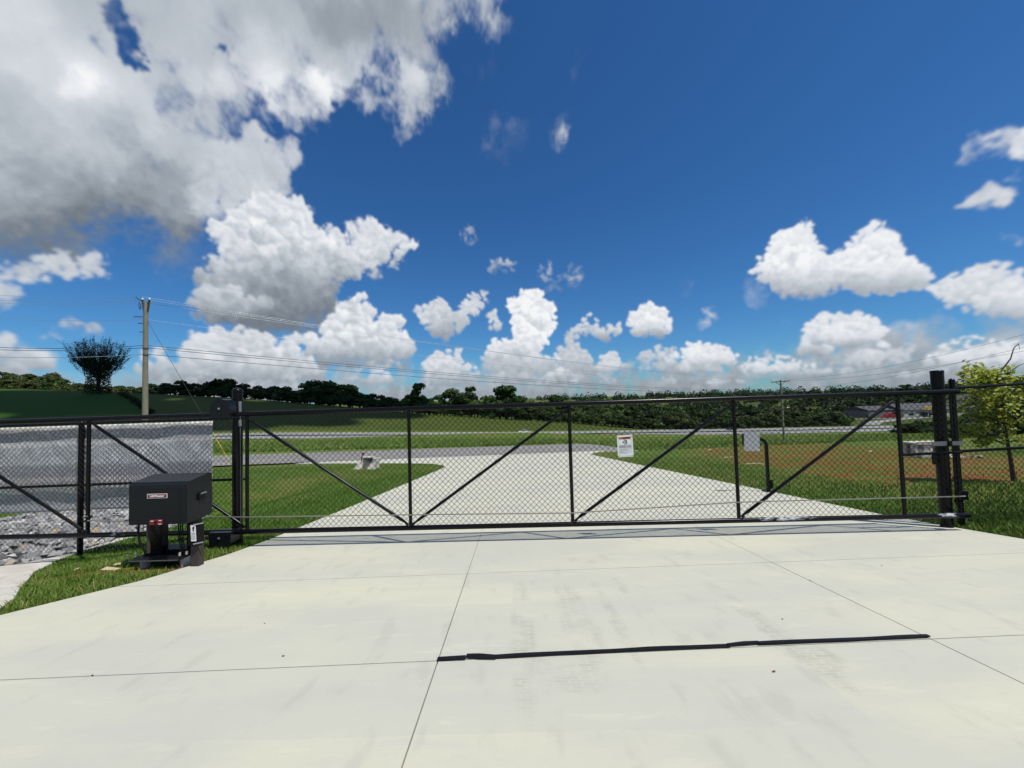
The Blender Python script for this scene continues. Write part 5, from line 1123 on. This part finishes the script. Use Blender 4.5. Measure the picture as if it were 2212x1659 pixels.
for key,leaf,shape in (('dark','leaf_dark','round'),('mid','leaf_mid','round'),('pale','leaf_pale','round'),('olive','leaf_olive','bush'),('tall','leaf_mid','tall'),('bush','leaf_mid','bush'),('darkbush','leaf_dark','bush'),('low','leaf_pale','low')):
    TREES[key]=[tree_mesh('tree_'+key,100+hash_+17*len(TREES),M[leaf],2300 if key in('bush','low','darkbush') else 1900,.95,shape) for hash_ in range(3)]
tr=np.random.default_rng(21)
ADJ=dict(dark='dark rounded',mid='mid green rounded',pale='pale green rounded',olive='olive bushy',tall='slim pointed',bush='green bushy',darkbush='dark bushy',low='pale spreading')
WHERE={'trees along the field crest':'on the crest of the field','bushes at the foot of the crest belt':'at the foot of the crest belt','trees above the middle of the gate':'in the group above the rail','bushes low behind the gate rail':'low behind the gate rail','trees of the wood behind the warning sign':'in the wood beyond the grass slope','trees along the far side of the highway':'along the far side of the highway','bushes in the clump below the store':'in the clump below the store','bushes behind the right-hand fence':'on the bank behind the right fence','trees on the far slopes':'on the far slopes beyond the highway','trees on the right-hand ridge':'on the far right ridge','trees on the far left hill':'on the far left hill','skyline trees of the far left hill':'on the skyline of the left hill','hedge along the crop field':'in the hedge along the crop'}
def bay(u):
    return ('left of the utility pole' if u<315 else 'between utility pole and gate post' if u<515 else 'over the first mesh bay' if u<885 else 'over the second mesh bay' if u<1233 else 'over the third mesh bay' if u<1590 else 'over the fourth mesh bay' if u<1946 else 'right of the last upright')
def plant(name,key,x,y,h,label,group,wide=1.0,sink=.3,cat='tree'):
    if group: label=f"{ADJ[key]} {cat} {WHERE[group]}, {bay(CU+F*x/y)}"
    o=link(name,TREES[key][int(tr.integers(3))]); o.location=(x,y,gz(x,y)-sink); s=h/10.; o.scale=(s*wide*tr.uniform(.88,1.15),s*wide*tr.uniform(.88,1.15),s); o.rotation_euler=(0,0,tr.uniform(0,6.28)); tag(o,label,cat,group); return o
def plant_uv(name,key,u,vtop,Y,label,group,wide=1.0,cat='tree',minh=2.):
    x=P(u,860,Y).x; h=max(minh,P(u,vtop,Y).z-gz(x,Y)); return plant(name,key,x,Y,h/0.97,label,group,wide,.3,cat)
ycrest=lambda u: float(np.interp((u-CU)/F,UX,Y_CR))
# belt along the field crest
tv=[(325,826),(345,830),(368,823),(392,818),(415,824),(440,828),(462,818),(485,812),(505,822),(530,826),(552,830),(578,834),(600,828),(622,832),(645,836),(664,822),(690,814),(712,818),(735,826),(756,836),(776,842),(800,846),(824,850),(848,852)]
for u,v in tv:
    plant_uv('belt_tree','darkbush' if u<690 else ('bush' if u%2 else 'darkbush'),u,v-2,ycrest(u)+8+tr.uniform(0,10),'dark broad tree in the belt along the crest of the field','trees along the field crest',1.25)
for k in range(44):
    u=300+k*12.8+tr.uniform(-5,5); plant_uv('belt_tree','darkbush',u,np.interp(u,[300,480,700,860],[843,838,842,866])+tr.uniform(-3,5),ycrest(u)+5,'dark bushy tree filling the foot of the crest belt','bushes at the foot of the crest belt',1.7)
# paler trees where the belt comes down the slope
for u,v,key,lab in [(905,829,'tall','pale pointed tree rising left of the middle above the gate rail'),(890,846,'pale',None),(925,848,'pale',None),(865,856,'pale',None),(842,864,'low',None),(960,852,'mid',None),(982,840,'mid',None),(998,834,'dark','dark broad tree with flat top right of the pointed tree'),(1018,846,'mid',None),(1045,850,'pale',None),(1078,836,'mid','tall forked tree beside the gap above the middle of the gate'),(1095,834,'tall',None),(1112,846,'dark',None),(1060,854,'mid',None),(940,856,'low',None),(1120,855,'mid',None)]:
    plant_uv('slope_tree',key,u,v,ycrest(u)+6+tr.uniform(0,6),lab or 'mid green tree in the loose group above the middle of the gate',None if lab else 'trees above the middle of the gate',1.05)
for k in range(46):
    u=845+k*6.6+tr.uniform(-3,3); plant_uv('slope_tree','bush',u,np.interp(u,[850,1140],[866,868])+tr.uniform(-4,6),ycrest(u)+4,'green bushy tree low in the group behind the gate rail','bushes low behind the gate rail',1.3)
# dense wood right of the middle
for k in range(64):
    u=1130+k*(1460-1130)/64+tr.uniform(-5,5); vb=np.interp(u,[1130,1382,1460],[880,893,900]); row=k%3
    plant_uv('wood_tree',['bush','mid','darkbush','low','pale'][int(tr.integers(5))],u,[868,878,vb+4][row]+tr.uniform(-8,9),ycrest(u)+[22,12,4][row],'dense dark green tree in the wood behind the warning sign','trees of the wood behind the warning sign',1.25)
plant_uv('wood_tree','mid',1195,853,ycrest(1195)+30,'single tree top showing just above the gate rail right of the middle upright',None,1.0)
for k in range(84):
    u=1440+k*(1832-1440)/84+tr.uniform(-4,4); row=k%3; Y=float(np.interp(P(u,900,205).x,HX,HY))+HW_W+[26,14,5][row]
    plant_uv('roadside_tree',['bush','darkbush','low','bush','pale','mid','olive'][int(tr.integers(7))],u,[879,890,902][row]+tr.uniform(-9,11)+(3 if u>1700 else 0),Y,'thick green tree in the row along the far side of the highway','trees along the far side of the highway',1.3)
# bushes on the near side of the highway, right
for k in range(34):
    u=tr.uniform(1925,2120); Y=tr.uniform(118,150); v=np.interp(u,[1915,1945,2000,2120],[925,911,905,902])+tr.uniform(-3,7)
    plant_uv('roadside_bush',['bush','low','darkbush'][int(tr.integers(3))],u,v,Y,'rounded green bush in the clump below the store','bushes in the clump below the store',1.5,'bush',1.5)
for k in range(46):
    u=tr.uniform(2075,2330); Y=tr.uniform(62,120); v=np.interp(u,[2070,2120,2212,2330],[912,880,862,850])+tr.uniform(-8,26)
    plant_uv('bank_bush',['bush','low','olive','darkbush'][int(tr.integers(4))],u,v,Y,'leafy green bush on the slope behind the right-hand fence','bushes behind the right-hand fence',1.4,'bush',1.5)
# far wooded slopes, right
for k in range(170):
    u=tr.uniform(1470,2330); Y=float(tr.choice([350,400,470,560,660,780,900]))+tr.uniform(-25,25)
    if 1815<u<2120 and Y<345: continue
    if 1600<u<1700 and 480<Y<640: continue
    x=P(u,860,Y).x; plant('far_tree',['dark','mid','darkbush','olive'][int(tr.integers(4))],x,Y,tr.uniform(10,15),'far dark tree on the wooded slopes beyond the store','trees on the far slopes',1.25)
for u,v,lab in [(1752,829,'lone rounded tree standing high on the far skyline left of the far pole'),(1957,829,'rounded skyline tree above the right end of the gate'),(1995,833,'pale skyline tree just left of the tallest post'),(1885,843,'small round skyline tree between far pole and gate post')]:
    plant_uv('skyline_tree','dark' if 'pale' not in lab else 'olive',u,v if u!=1752 else 843,830,lab,None,1.2)
for k in range(26):
    u=tr.uniform(2085,2330); plant_uv('far_tree','darkbush',u,np.interp(u,[2085,2212,2330],[832,812,808])+tr.uniform(-3,5),860,'dark tree on the ridge behind the young tree at right','trees on the right-hand ridge',1.5)
# far wooded hill, left
for k in range(90):
    u=tr.uniform(-160,345); Y=tr.uniform(395,560); x=P(u,840,Y).x; plant('hill_tree',['olive','olive','mid','pale'][int(tr.integers(4))],x,Y,tr.uniform(8,14),'olive tree on the wooded hill at the far left','trees on the far left hill',1.3)
for k in range(14):
    u=tr.uniform(-160,150); plant_uv('hill_tree','olive',u,np.interp(u,[-160,20,90,150,345],[790,797,800,806,830])+tr.uniform(-3,6),530,'tree on the skyline of the far left hill','skyline trees of the far left hill',1.2)
# far woods that read as one mass, right
def wood_mass(name,label,spots,leaf,n=130):
    V=[];tt=[]; r=np.random.default_rng(len(spots))
    for (x,y,h) in spots:
        z0=gz(x,y); a=r.uniform(0,2*np.pi,n); cz=np.abs(r.normal(0,.42,n)); cz=np.clip(cz,0,1); rad=h*.62*np.sqrt(np.clip(1-cz**2,.05,1))*r.uniform(.75,1.05,n)
        c=np.stack([x+rad*np.cos(a),y+rad*np.sin(a),z0+cz*h],-1); t1=r.normal(size=(n,3)); t1/=np.linalg.norm(t1,axis=1)[:,None]; t2=np.cross(t1,r.normal(size=(n,3))); t2/=np.linalg.norm(t2,axis=1)[:,None]; s=(h*.13*r.uniform(.5,1.2,n))[:,None]
        V.append(np.stack([c-t1*s,c-t2*s*.7,c+t1*s,c+t2*s*.7],1).reshape(-1,3)); tt.append(np.repeat(np.clip(r.normal(.4,.22,n)+r.normal(0,.15),0,1),4))
    V=np.concatenate(V); tt=np.concatenate(tt); return tag(link(name,mesh_of(name,V,[(4*i,4*i+1,4*i+2,4*i+3) for i in range(len(V)//4)],M[leaf],attrs={'tint':tt})),label,'woods',None,'stuff')
sp=[]
for k in range(680):
    u=tr.uniform(1240,2400); Y=float(tr.choice([330,370,420,480,560,650,760,880,1000]))*tr.uniform(.95,1.05); x=P(u,860,Y).x
    if 1815<u<2130 and Y<352: continue
    if 1590<u<1700 and 440<Y<640: continue
    if 1660<u<1740 and Y<445: continue
    sp.append((x,Y,tr.uniform(8,13)))
for k in range(260):
    u=tr.uniform(1110,2400); Y=tr.uniform(1000,1500); sp.append((P(u,850,Y).x,Y,tr.uniform(9,24)))
wood_mass('far_woods','dark woods covering the far slopes behind the store',sp,'leaf_dark')
sp=[]
for k in range(260):
    u=tr.uniform(-240,360); Y=tr.uniform(390,560); sp.append((P(u,840,Y).x,Y,tr.uniform(6,10)))
wood_mass('hill_woods','olive scrub and woods covering the far left hill',sp,'leaf_olive')
# hedge between crop and meadow
for k in range(30):
    f=k/29; Y=np.interp(f,[0,1],[300,222]); u=np.interp(f,[0,.5,1],[262,292,325]); x=P(u,860,Y).x; plant('hedge_bush','darkbush',x,Y,tr.uniform(2.,3.2),'low dark hedge bush along the edge of the crop field','hedge along the crop field',1.8,.3,'bush')

# lone dead-topped tree on the crop field
LT=P(212,858,300.); lx,ly=LT.x,300.; lz=gz(lx,ly)
lt=thing('lone_tree','dark vase-shaped lone tree with bare fanned twigs on the field','tree',(lx,ly,lz)); tp=P(212,732,300.).z-lz
mb=MB(); r2=np.random.default_rng(9)
PR_H=[0,.28,.44,.60,.76,.87,.97,1.0]; PR_W=[.23,.185,.25,.37,.43,.43,.33,.12]
mb.tube([(lx,ly,lz-1),(lx,ly,lz+tp*.2),(lx+.3,ly,lz+tp*.5)],[1.6,1.1,.7],10); V=[];tt=[]
def leafq(c,s,lo=0.,hi=.5):
    a=Vector(r2.normal(0,1,3)).normalized(); b_=a.orthogonal().normalized(); V.extend([c-a*s,c-b_*s*.6,c+a*s,c+b_*s*.6]); tt.extend([r2.uniform(lo,hi)]*4)
for k in range(150):
    h1=r2.uniform(.55,1.0); w1=float(np.interp(h1,PR_H,PR_W))*tp*math.sqrt(r2.uniform(.02,1)); a=r2.uniform(0,6.28); e=Vector((lx+w1*math.cos(a),ly+w1*math.sin(a),lz+h1*tp)); b0=Vector((lx,ly,lz+tp*r2.uniform(.22,.45)))
    m_=b0.lerp(e,.5)+Vector((w1*.18*math.cos(a),w1*.18*math.sin(a),-.03*tp)); r0=r2.uniform(.10,.24); mb.tube([b0,m_,e],[r0,r0*.6,.05],5,False)
    for q in range(5):
        f=r2.uniform(.45,1); p0=m_.lerp(e,(f-.5)*2) if f>.5 else b0.lerp(m_,f*2); d=((e-m_).normalized()+Vector(r2.normal(0,.30,3))).normalized(); L_=r2.uniform(.06,.13)*tp; mb.tube([p0,p0+d*L_],[.06,.02],4,False)
        for z_ in range(16 if h1<.85 else 8): leafq(p0+d*L_*r2.uniform(.0,.9)+Vector(r2.normal(0,.4,3)),r2.uniform(.2,.42))
    for z_ in range(30):
        f=r2.uniform(.15,.95); p0=m_.lerp(e,(f-.5)*2) if f>.5 else b0.lerp(m_,f*2); leafq(p0+Vector(r2.normal(0,.5,3)),r2.uniform(.2,.42))
# one long low limb to the right
e0=Vector((lx+.05*tp,ly,lz+.40*tp)); e1=Vector((lx+.50*tp,ly,lz+.56*tp)); mb.tube([e0,e0.lerp(e1,.6)-Vector((0,0,.03*tp)),e1],[.25,.15,.05],6,False)
for z_ in range(150): leafq(e0.lerp(e1,r2.uniform(.1,1))+Vector(r2.normal(0,.45,3)),r2.uniform(.2,.4))
mb.build('trunk_and_limbs',M['dark_bark'],lt,fix=False)
for k in range(4200):
    h=r2.uniform(0,.60); w=float(np.interp(h,PR_H,PR_W))*tp*(.85 if h<.45 else .6); a=r2.uniform(0,6.28); rr=w*math.sqrt(r2.uniform(.15,1)); leafq(Vector((lx+rr*math.cos(a),ly+rr*math.sin(a),lz+h*tp)),r2.uniform(.28,.6),0,.4)
for k in range(2600):
    h=r2.uniform(.45,.93); w=float(np.interp(h,PR_H,PR_W))*tp*.92; a=r2.uniform(0,6.28); rr=w*math.sqrt(r2.uniform(0,1)); lump=math.sin(a*5+h*9)+math.sin(a*3-h*14)
    if lump>-.5: leafq(Vector((lx+rr*math.cos(a),ly+rr*math.sin(a),lz+h*tp)),r2.uniform(.22,.5),0,.55)
b=root_loc(lt); link('crown',mesh_of('lone_crown',[tuple(v-b) for v in V],[(4*i,4*i+1,4*i+2,4*i+3) for i in range(len(V)//4)],M['leaf_dark'],attrs={'tint':tt}),lt)

# young yellow-green tree at the right edge
yb=P(2192,1057,9.4); yx,yy=yb.x,9.4; yz=gz(yx,yy); yt=thing('young_tree','slim young tree with yellow-green leaves behind the right-hand fence','tree',(yx,yy,yz)); mb=MB(); H=P(2180,805,9.4).z-yz
tr_pts=[Vector((yx,yy,yz-.1)),Vector((yx-.05,yy,yz+.5)),Vector((yx-.12,yy,yz+1.2)),Vector((yx-.15,yy,yz+2.0)),Vector((yx-.16,yy,yz+H))]
mb.tube(tr_pts,[.05,.036,.03,.024,.015],9)
topb=P(2200,742,9.4); mb.tube([tr_pts[-1],P(2183,775,9.4),P(2190,752,9.4),topb],[.018,.014,.010,.006],6); mb.tube([P(2186,800,9.4),P(2200,790,9.4),P(2230,778,9.4)],[.014,.010,.005],6); mb.tube([topb,P(2203,756,9.4)],[.006,.003],5)
r3=np.random.default_rng(31); tipsY=[]
for k in range(46):
    h=r3.uniform(.32,.98); p0=Vector((yx-.15,yy,yz+h*H)); a=r3.uniform(0,6.28); L_=(1.05-.65*abs(h-.5))*r3.uniform(.5,1); e=p0+Vector((math.cos(a)*L_,math.sin(a)*L_,.35*L_)); mb.tube([p0,p0.lerp(e,.5)+Vector((0,0,.05)),e],[.012,.008,.003],4,False)
    for c_ in range(6):
        cc=p0.lerp(e,r3.uniform(.3,1.05))+Vector(r3.normal(0,.09,3))
        for q in range(11): tipsY.append(cc+Vector(r3.normal(0,.055,3)))
mb.build('trunk',M['bark'],yt,fix=False); V=[];tt=[]
for c in tipsY:
    a=Vector(r3.normal(0,1,3)).normalized(); b_=a.orthogonal().normalized(); s=r3.uniform(.04,.08); V+=[c-a*s,c-b_*s*.55,c+a*s,c+b_*s*.55]; tt+=[float(np.clip(r3.normal(.62,.28),0,1))]*4
b=root_loc(yt); link('crown',mesh_of('young_crown',[tuple(v-b) for v in V],[(4*i,4*i+1,4*i+2,4*i+3) for i in range(len(V)//4)],M['leaf_lime'],attrs={'tint':tt}),yt)

# ------------------------------------------------------------------ grass
from functools import reduce
def in_poly(x,y,poly):
    c=np.zeros(x.shape,bool); n=len(poly)
    for k in range(n):
        x0,y0=poly[k]; x1,y1=poly[(k+1)%n]; c^=((y0>y)!=(y1>y))&(x<(x1-x0)*(y-y0)/((y1-y0) or 1e-9)+x0)
    return c
def blades(name,label,X,Y,h,w,rg,dry=0.,lean=.45,shade=None):
    n=len(X); Z=ground_z(X,Y)-.035; a=rg.uniform(0,2*np.pi,n); H=h*rg.uniform(.45,1.25,n); l=H*rg.uniform(.1,lean*2,n); b=rg.uniform(0,2*np.pi,n)
    ca,sa=np.cos(a)*w/2,np.sin(a)*w/2
    base=np.stack([X,Y,Z],-1); tip=base+np.stack([np.cos(b)*l,np.sin(b)*l,H+.03],-1); midp=base+np.stack([np.cos(b)*l*.35,np.sin(b)*l*.35,(H+.03)*.6],-1); s=np.stack([ca,sa,np.zeros(n)],-1)
    V=np.stack([base-s,base+s,midp+s*.8,midp-s*.8,tip],1).reshape(-1,3); i=(np.arange(n)*5)[:,None]
    Q=i+np.array([0,1,2,3]); T_=i+np.array([3,2,4])
    me=bpy.data.meshes.new(name); me.vertices.add(len(V)); me.vertices.foreach_set('co',V.ravel().astype(np.float32))
    loops=np.concatenate([Q.ravel(),T_.ravel()]).astype(np.int32); me.loops.add(len(loops)); me.loops.foreach_set('vertex_index',loops); me.polygons.add(2*n)
    me.polygons.foreach_set('loop_start',np.concatenate([np.arange(n)*4,4*n+np.arange(n)*3]).astype(np.int32)); me.polygons.foreach_set('loop_total',np.concatenate([np.full(n,4),np.full(n,3)]).astype(np.int32))
    tint=np.clip(rg.normal(.36,.17,n)+dry*(rg.random(n)<.35)*.45+(shade if shade is not None else 0),0,1)
    at=me.attributes.new('tint','FLOAT','POINT'); at.data.foreach_set('value',np.repeat(tint,5).astype(np.float32)); me.materials.append(M['grass']); me.update(calc_edges=True)
    return tag(link(name,me),label,'grass',None,'stuff')
rg=np.random.default_rng(77)
pad_np=pad; out_np=outline
def lawn(n,x0,x1,y0,y1,cond):
    X=rg.uniform(x0,x1,n); Y=rg.uniform(y0,y1,n); m=~in_poly(X,Y,out_np)&~in_poly(X,Y,pad_np)&cond(X,Y); return X[m],Y[m]
bare=lambda X,Y,c: (np.maximum.reduce([1.15-np.hypot((X+5.7)/1.5,(Y-5.12)/.30),1.15-np.hypot((X+4.7)/1.0,(Y-5.12)/.32),1.1-np.hypot((X-7.6)/1.2,(Y-5.8)/.3)*1.0]) < c)
# wedge by the operator
X,Y=lawn(52000,-8.0,-3.9,3.5,7.2,lambda x,y:(x>-7.9)&bare(x,y,.35+.4*rg.random(len(x)))); blades('grass_wedge','short rough grass on the wedge beside the operator cabinet',X,Y,.05,.008,rg,.65,.6,.12)
X,Y=lawn(3500,-7.4,-4.0,3.6,5.6,lambda x,y:bare(x,y,.2)); blades('tall_grass_wedge','longer grass tufts along the edge of the left concrete pad',X,Y,.085,.007,rg,.7,.7,.12)
# left lawn beyond the gate
k_=85000; yy_=6.0+(rg.random(k_)**1.8)*20; xx_=rg.uniform(-1.1,-.1,k_)*(yy_+1.5); m=~in_poly(xx_,yy_,out_np)&~in_poly(xx_,yy_,pad_np)&(yy_<road_near(xx_)-1)&((xx_>-7.9-.16*(yy_-6.6))|(yy_>14.3)); blades('lawn_grass_left','short mown grass of the lawn left of the drive',xx_[m],yy_[m],.06,.011,rg,.12)
k_=130000; yy_=5.0+(rg.random(k_)**1.8)*20; xx_=rg.uniform(.2,1.75,k_)*(yy_+1.); cl_=.42+poly_dist(xx_,yy_,clay_poly)/np.maximum(.16*yy_,1.2); m=~in_poly(xx_,yy_,out_np)&(yy_<road_near(xx_)-1)&(rg.random(k_)>np.clip(cl_*1.3,0,.93)); blades('lawn_grass_right','short mown grass of the lawn right of the drive',xx_[m],yy_[m],.045,.012,rg,.15,.45,.12)
X,Y=lawn(26000,6.6,11.5,3.0,7.5,lambda x,y:(y>2.6)); blades('verge_grass_right','rough uncut grass under the right-hand fence',X,Y,.06,.009,rg,.6,.7,.10)
# taller unmown grass beyond the frontage road
k_=60000; yy_=44+(rg.random(k_)**1.5)*70; xx_=rg.uniform(-1.3,1.2,k_)*yy_; m=(yy_-road_near(xx_)>7.5)&(yy_<hy.max()); m&=(yy_<np.interp(xx_,HX,HY)-2); blades('meadow_grass','unmown yellow-green grass between the frontage road and the highway',xx_[m],yy_[m],.30,.10,rg,.45,.6,.16)

# ------------------------------------------------------------------ fair-weather cloud overhead, out of view, placed and sheared to shade the far hillside
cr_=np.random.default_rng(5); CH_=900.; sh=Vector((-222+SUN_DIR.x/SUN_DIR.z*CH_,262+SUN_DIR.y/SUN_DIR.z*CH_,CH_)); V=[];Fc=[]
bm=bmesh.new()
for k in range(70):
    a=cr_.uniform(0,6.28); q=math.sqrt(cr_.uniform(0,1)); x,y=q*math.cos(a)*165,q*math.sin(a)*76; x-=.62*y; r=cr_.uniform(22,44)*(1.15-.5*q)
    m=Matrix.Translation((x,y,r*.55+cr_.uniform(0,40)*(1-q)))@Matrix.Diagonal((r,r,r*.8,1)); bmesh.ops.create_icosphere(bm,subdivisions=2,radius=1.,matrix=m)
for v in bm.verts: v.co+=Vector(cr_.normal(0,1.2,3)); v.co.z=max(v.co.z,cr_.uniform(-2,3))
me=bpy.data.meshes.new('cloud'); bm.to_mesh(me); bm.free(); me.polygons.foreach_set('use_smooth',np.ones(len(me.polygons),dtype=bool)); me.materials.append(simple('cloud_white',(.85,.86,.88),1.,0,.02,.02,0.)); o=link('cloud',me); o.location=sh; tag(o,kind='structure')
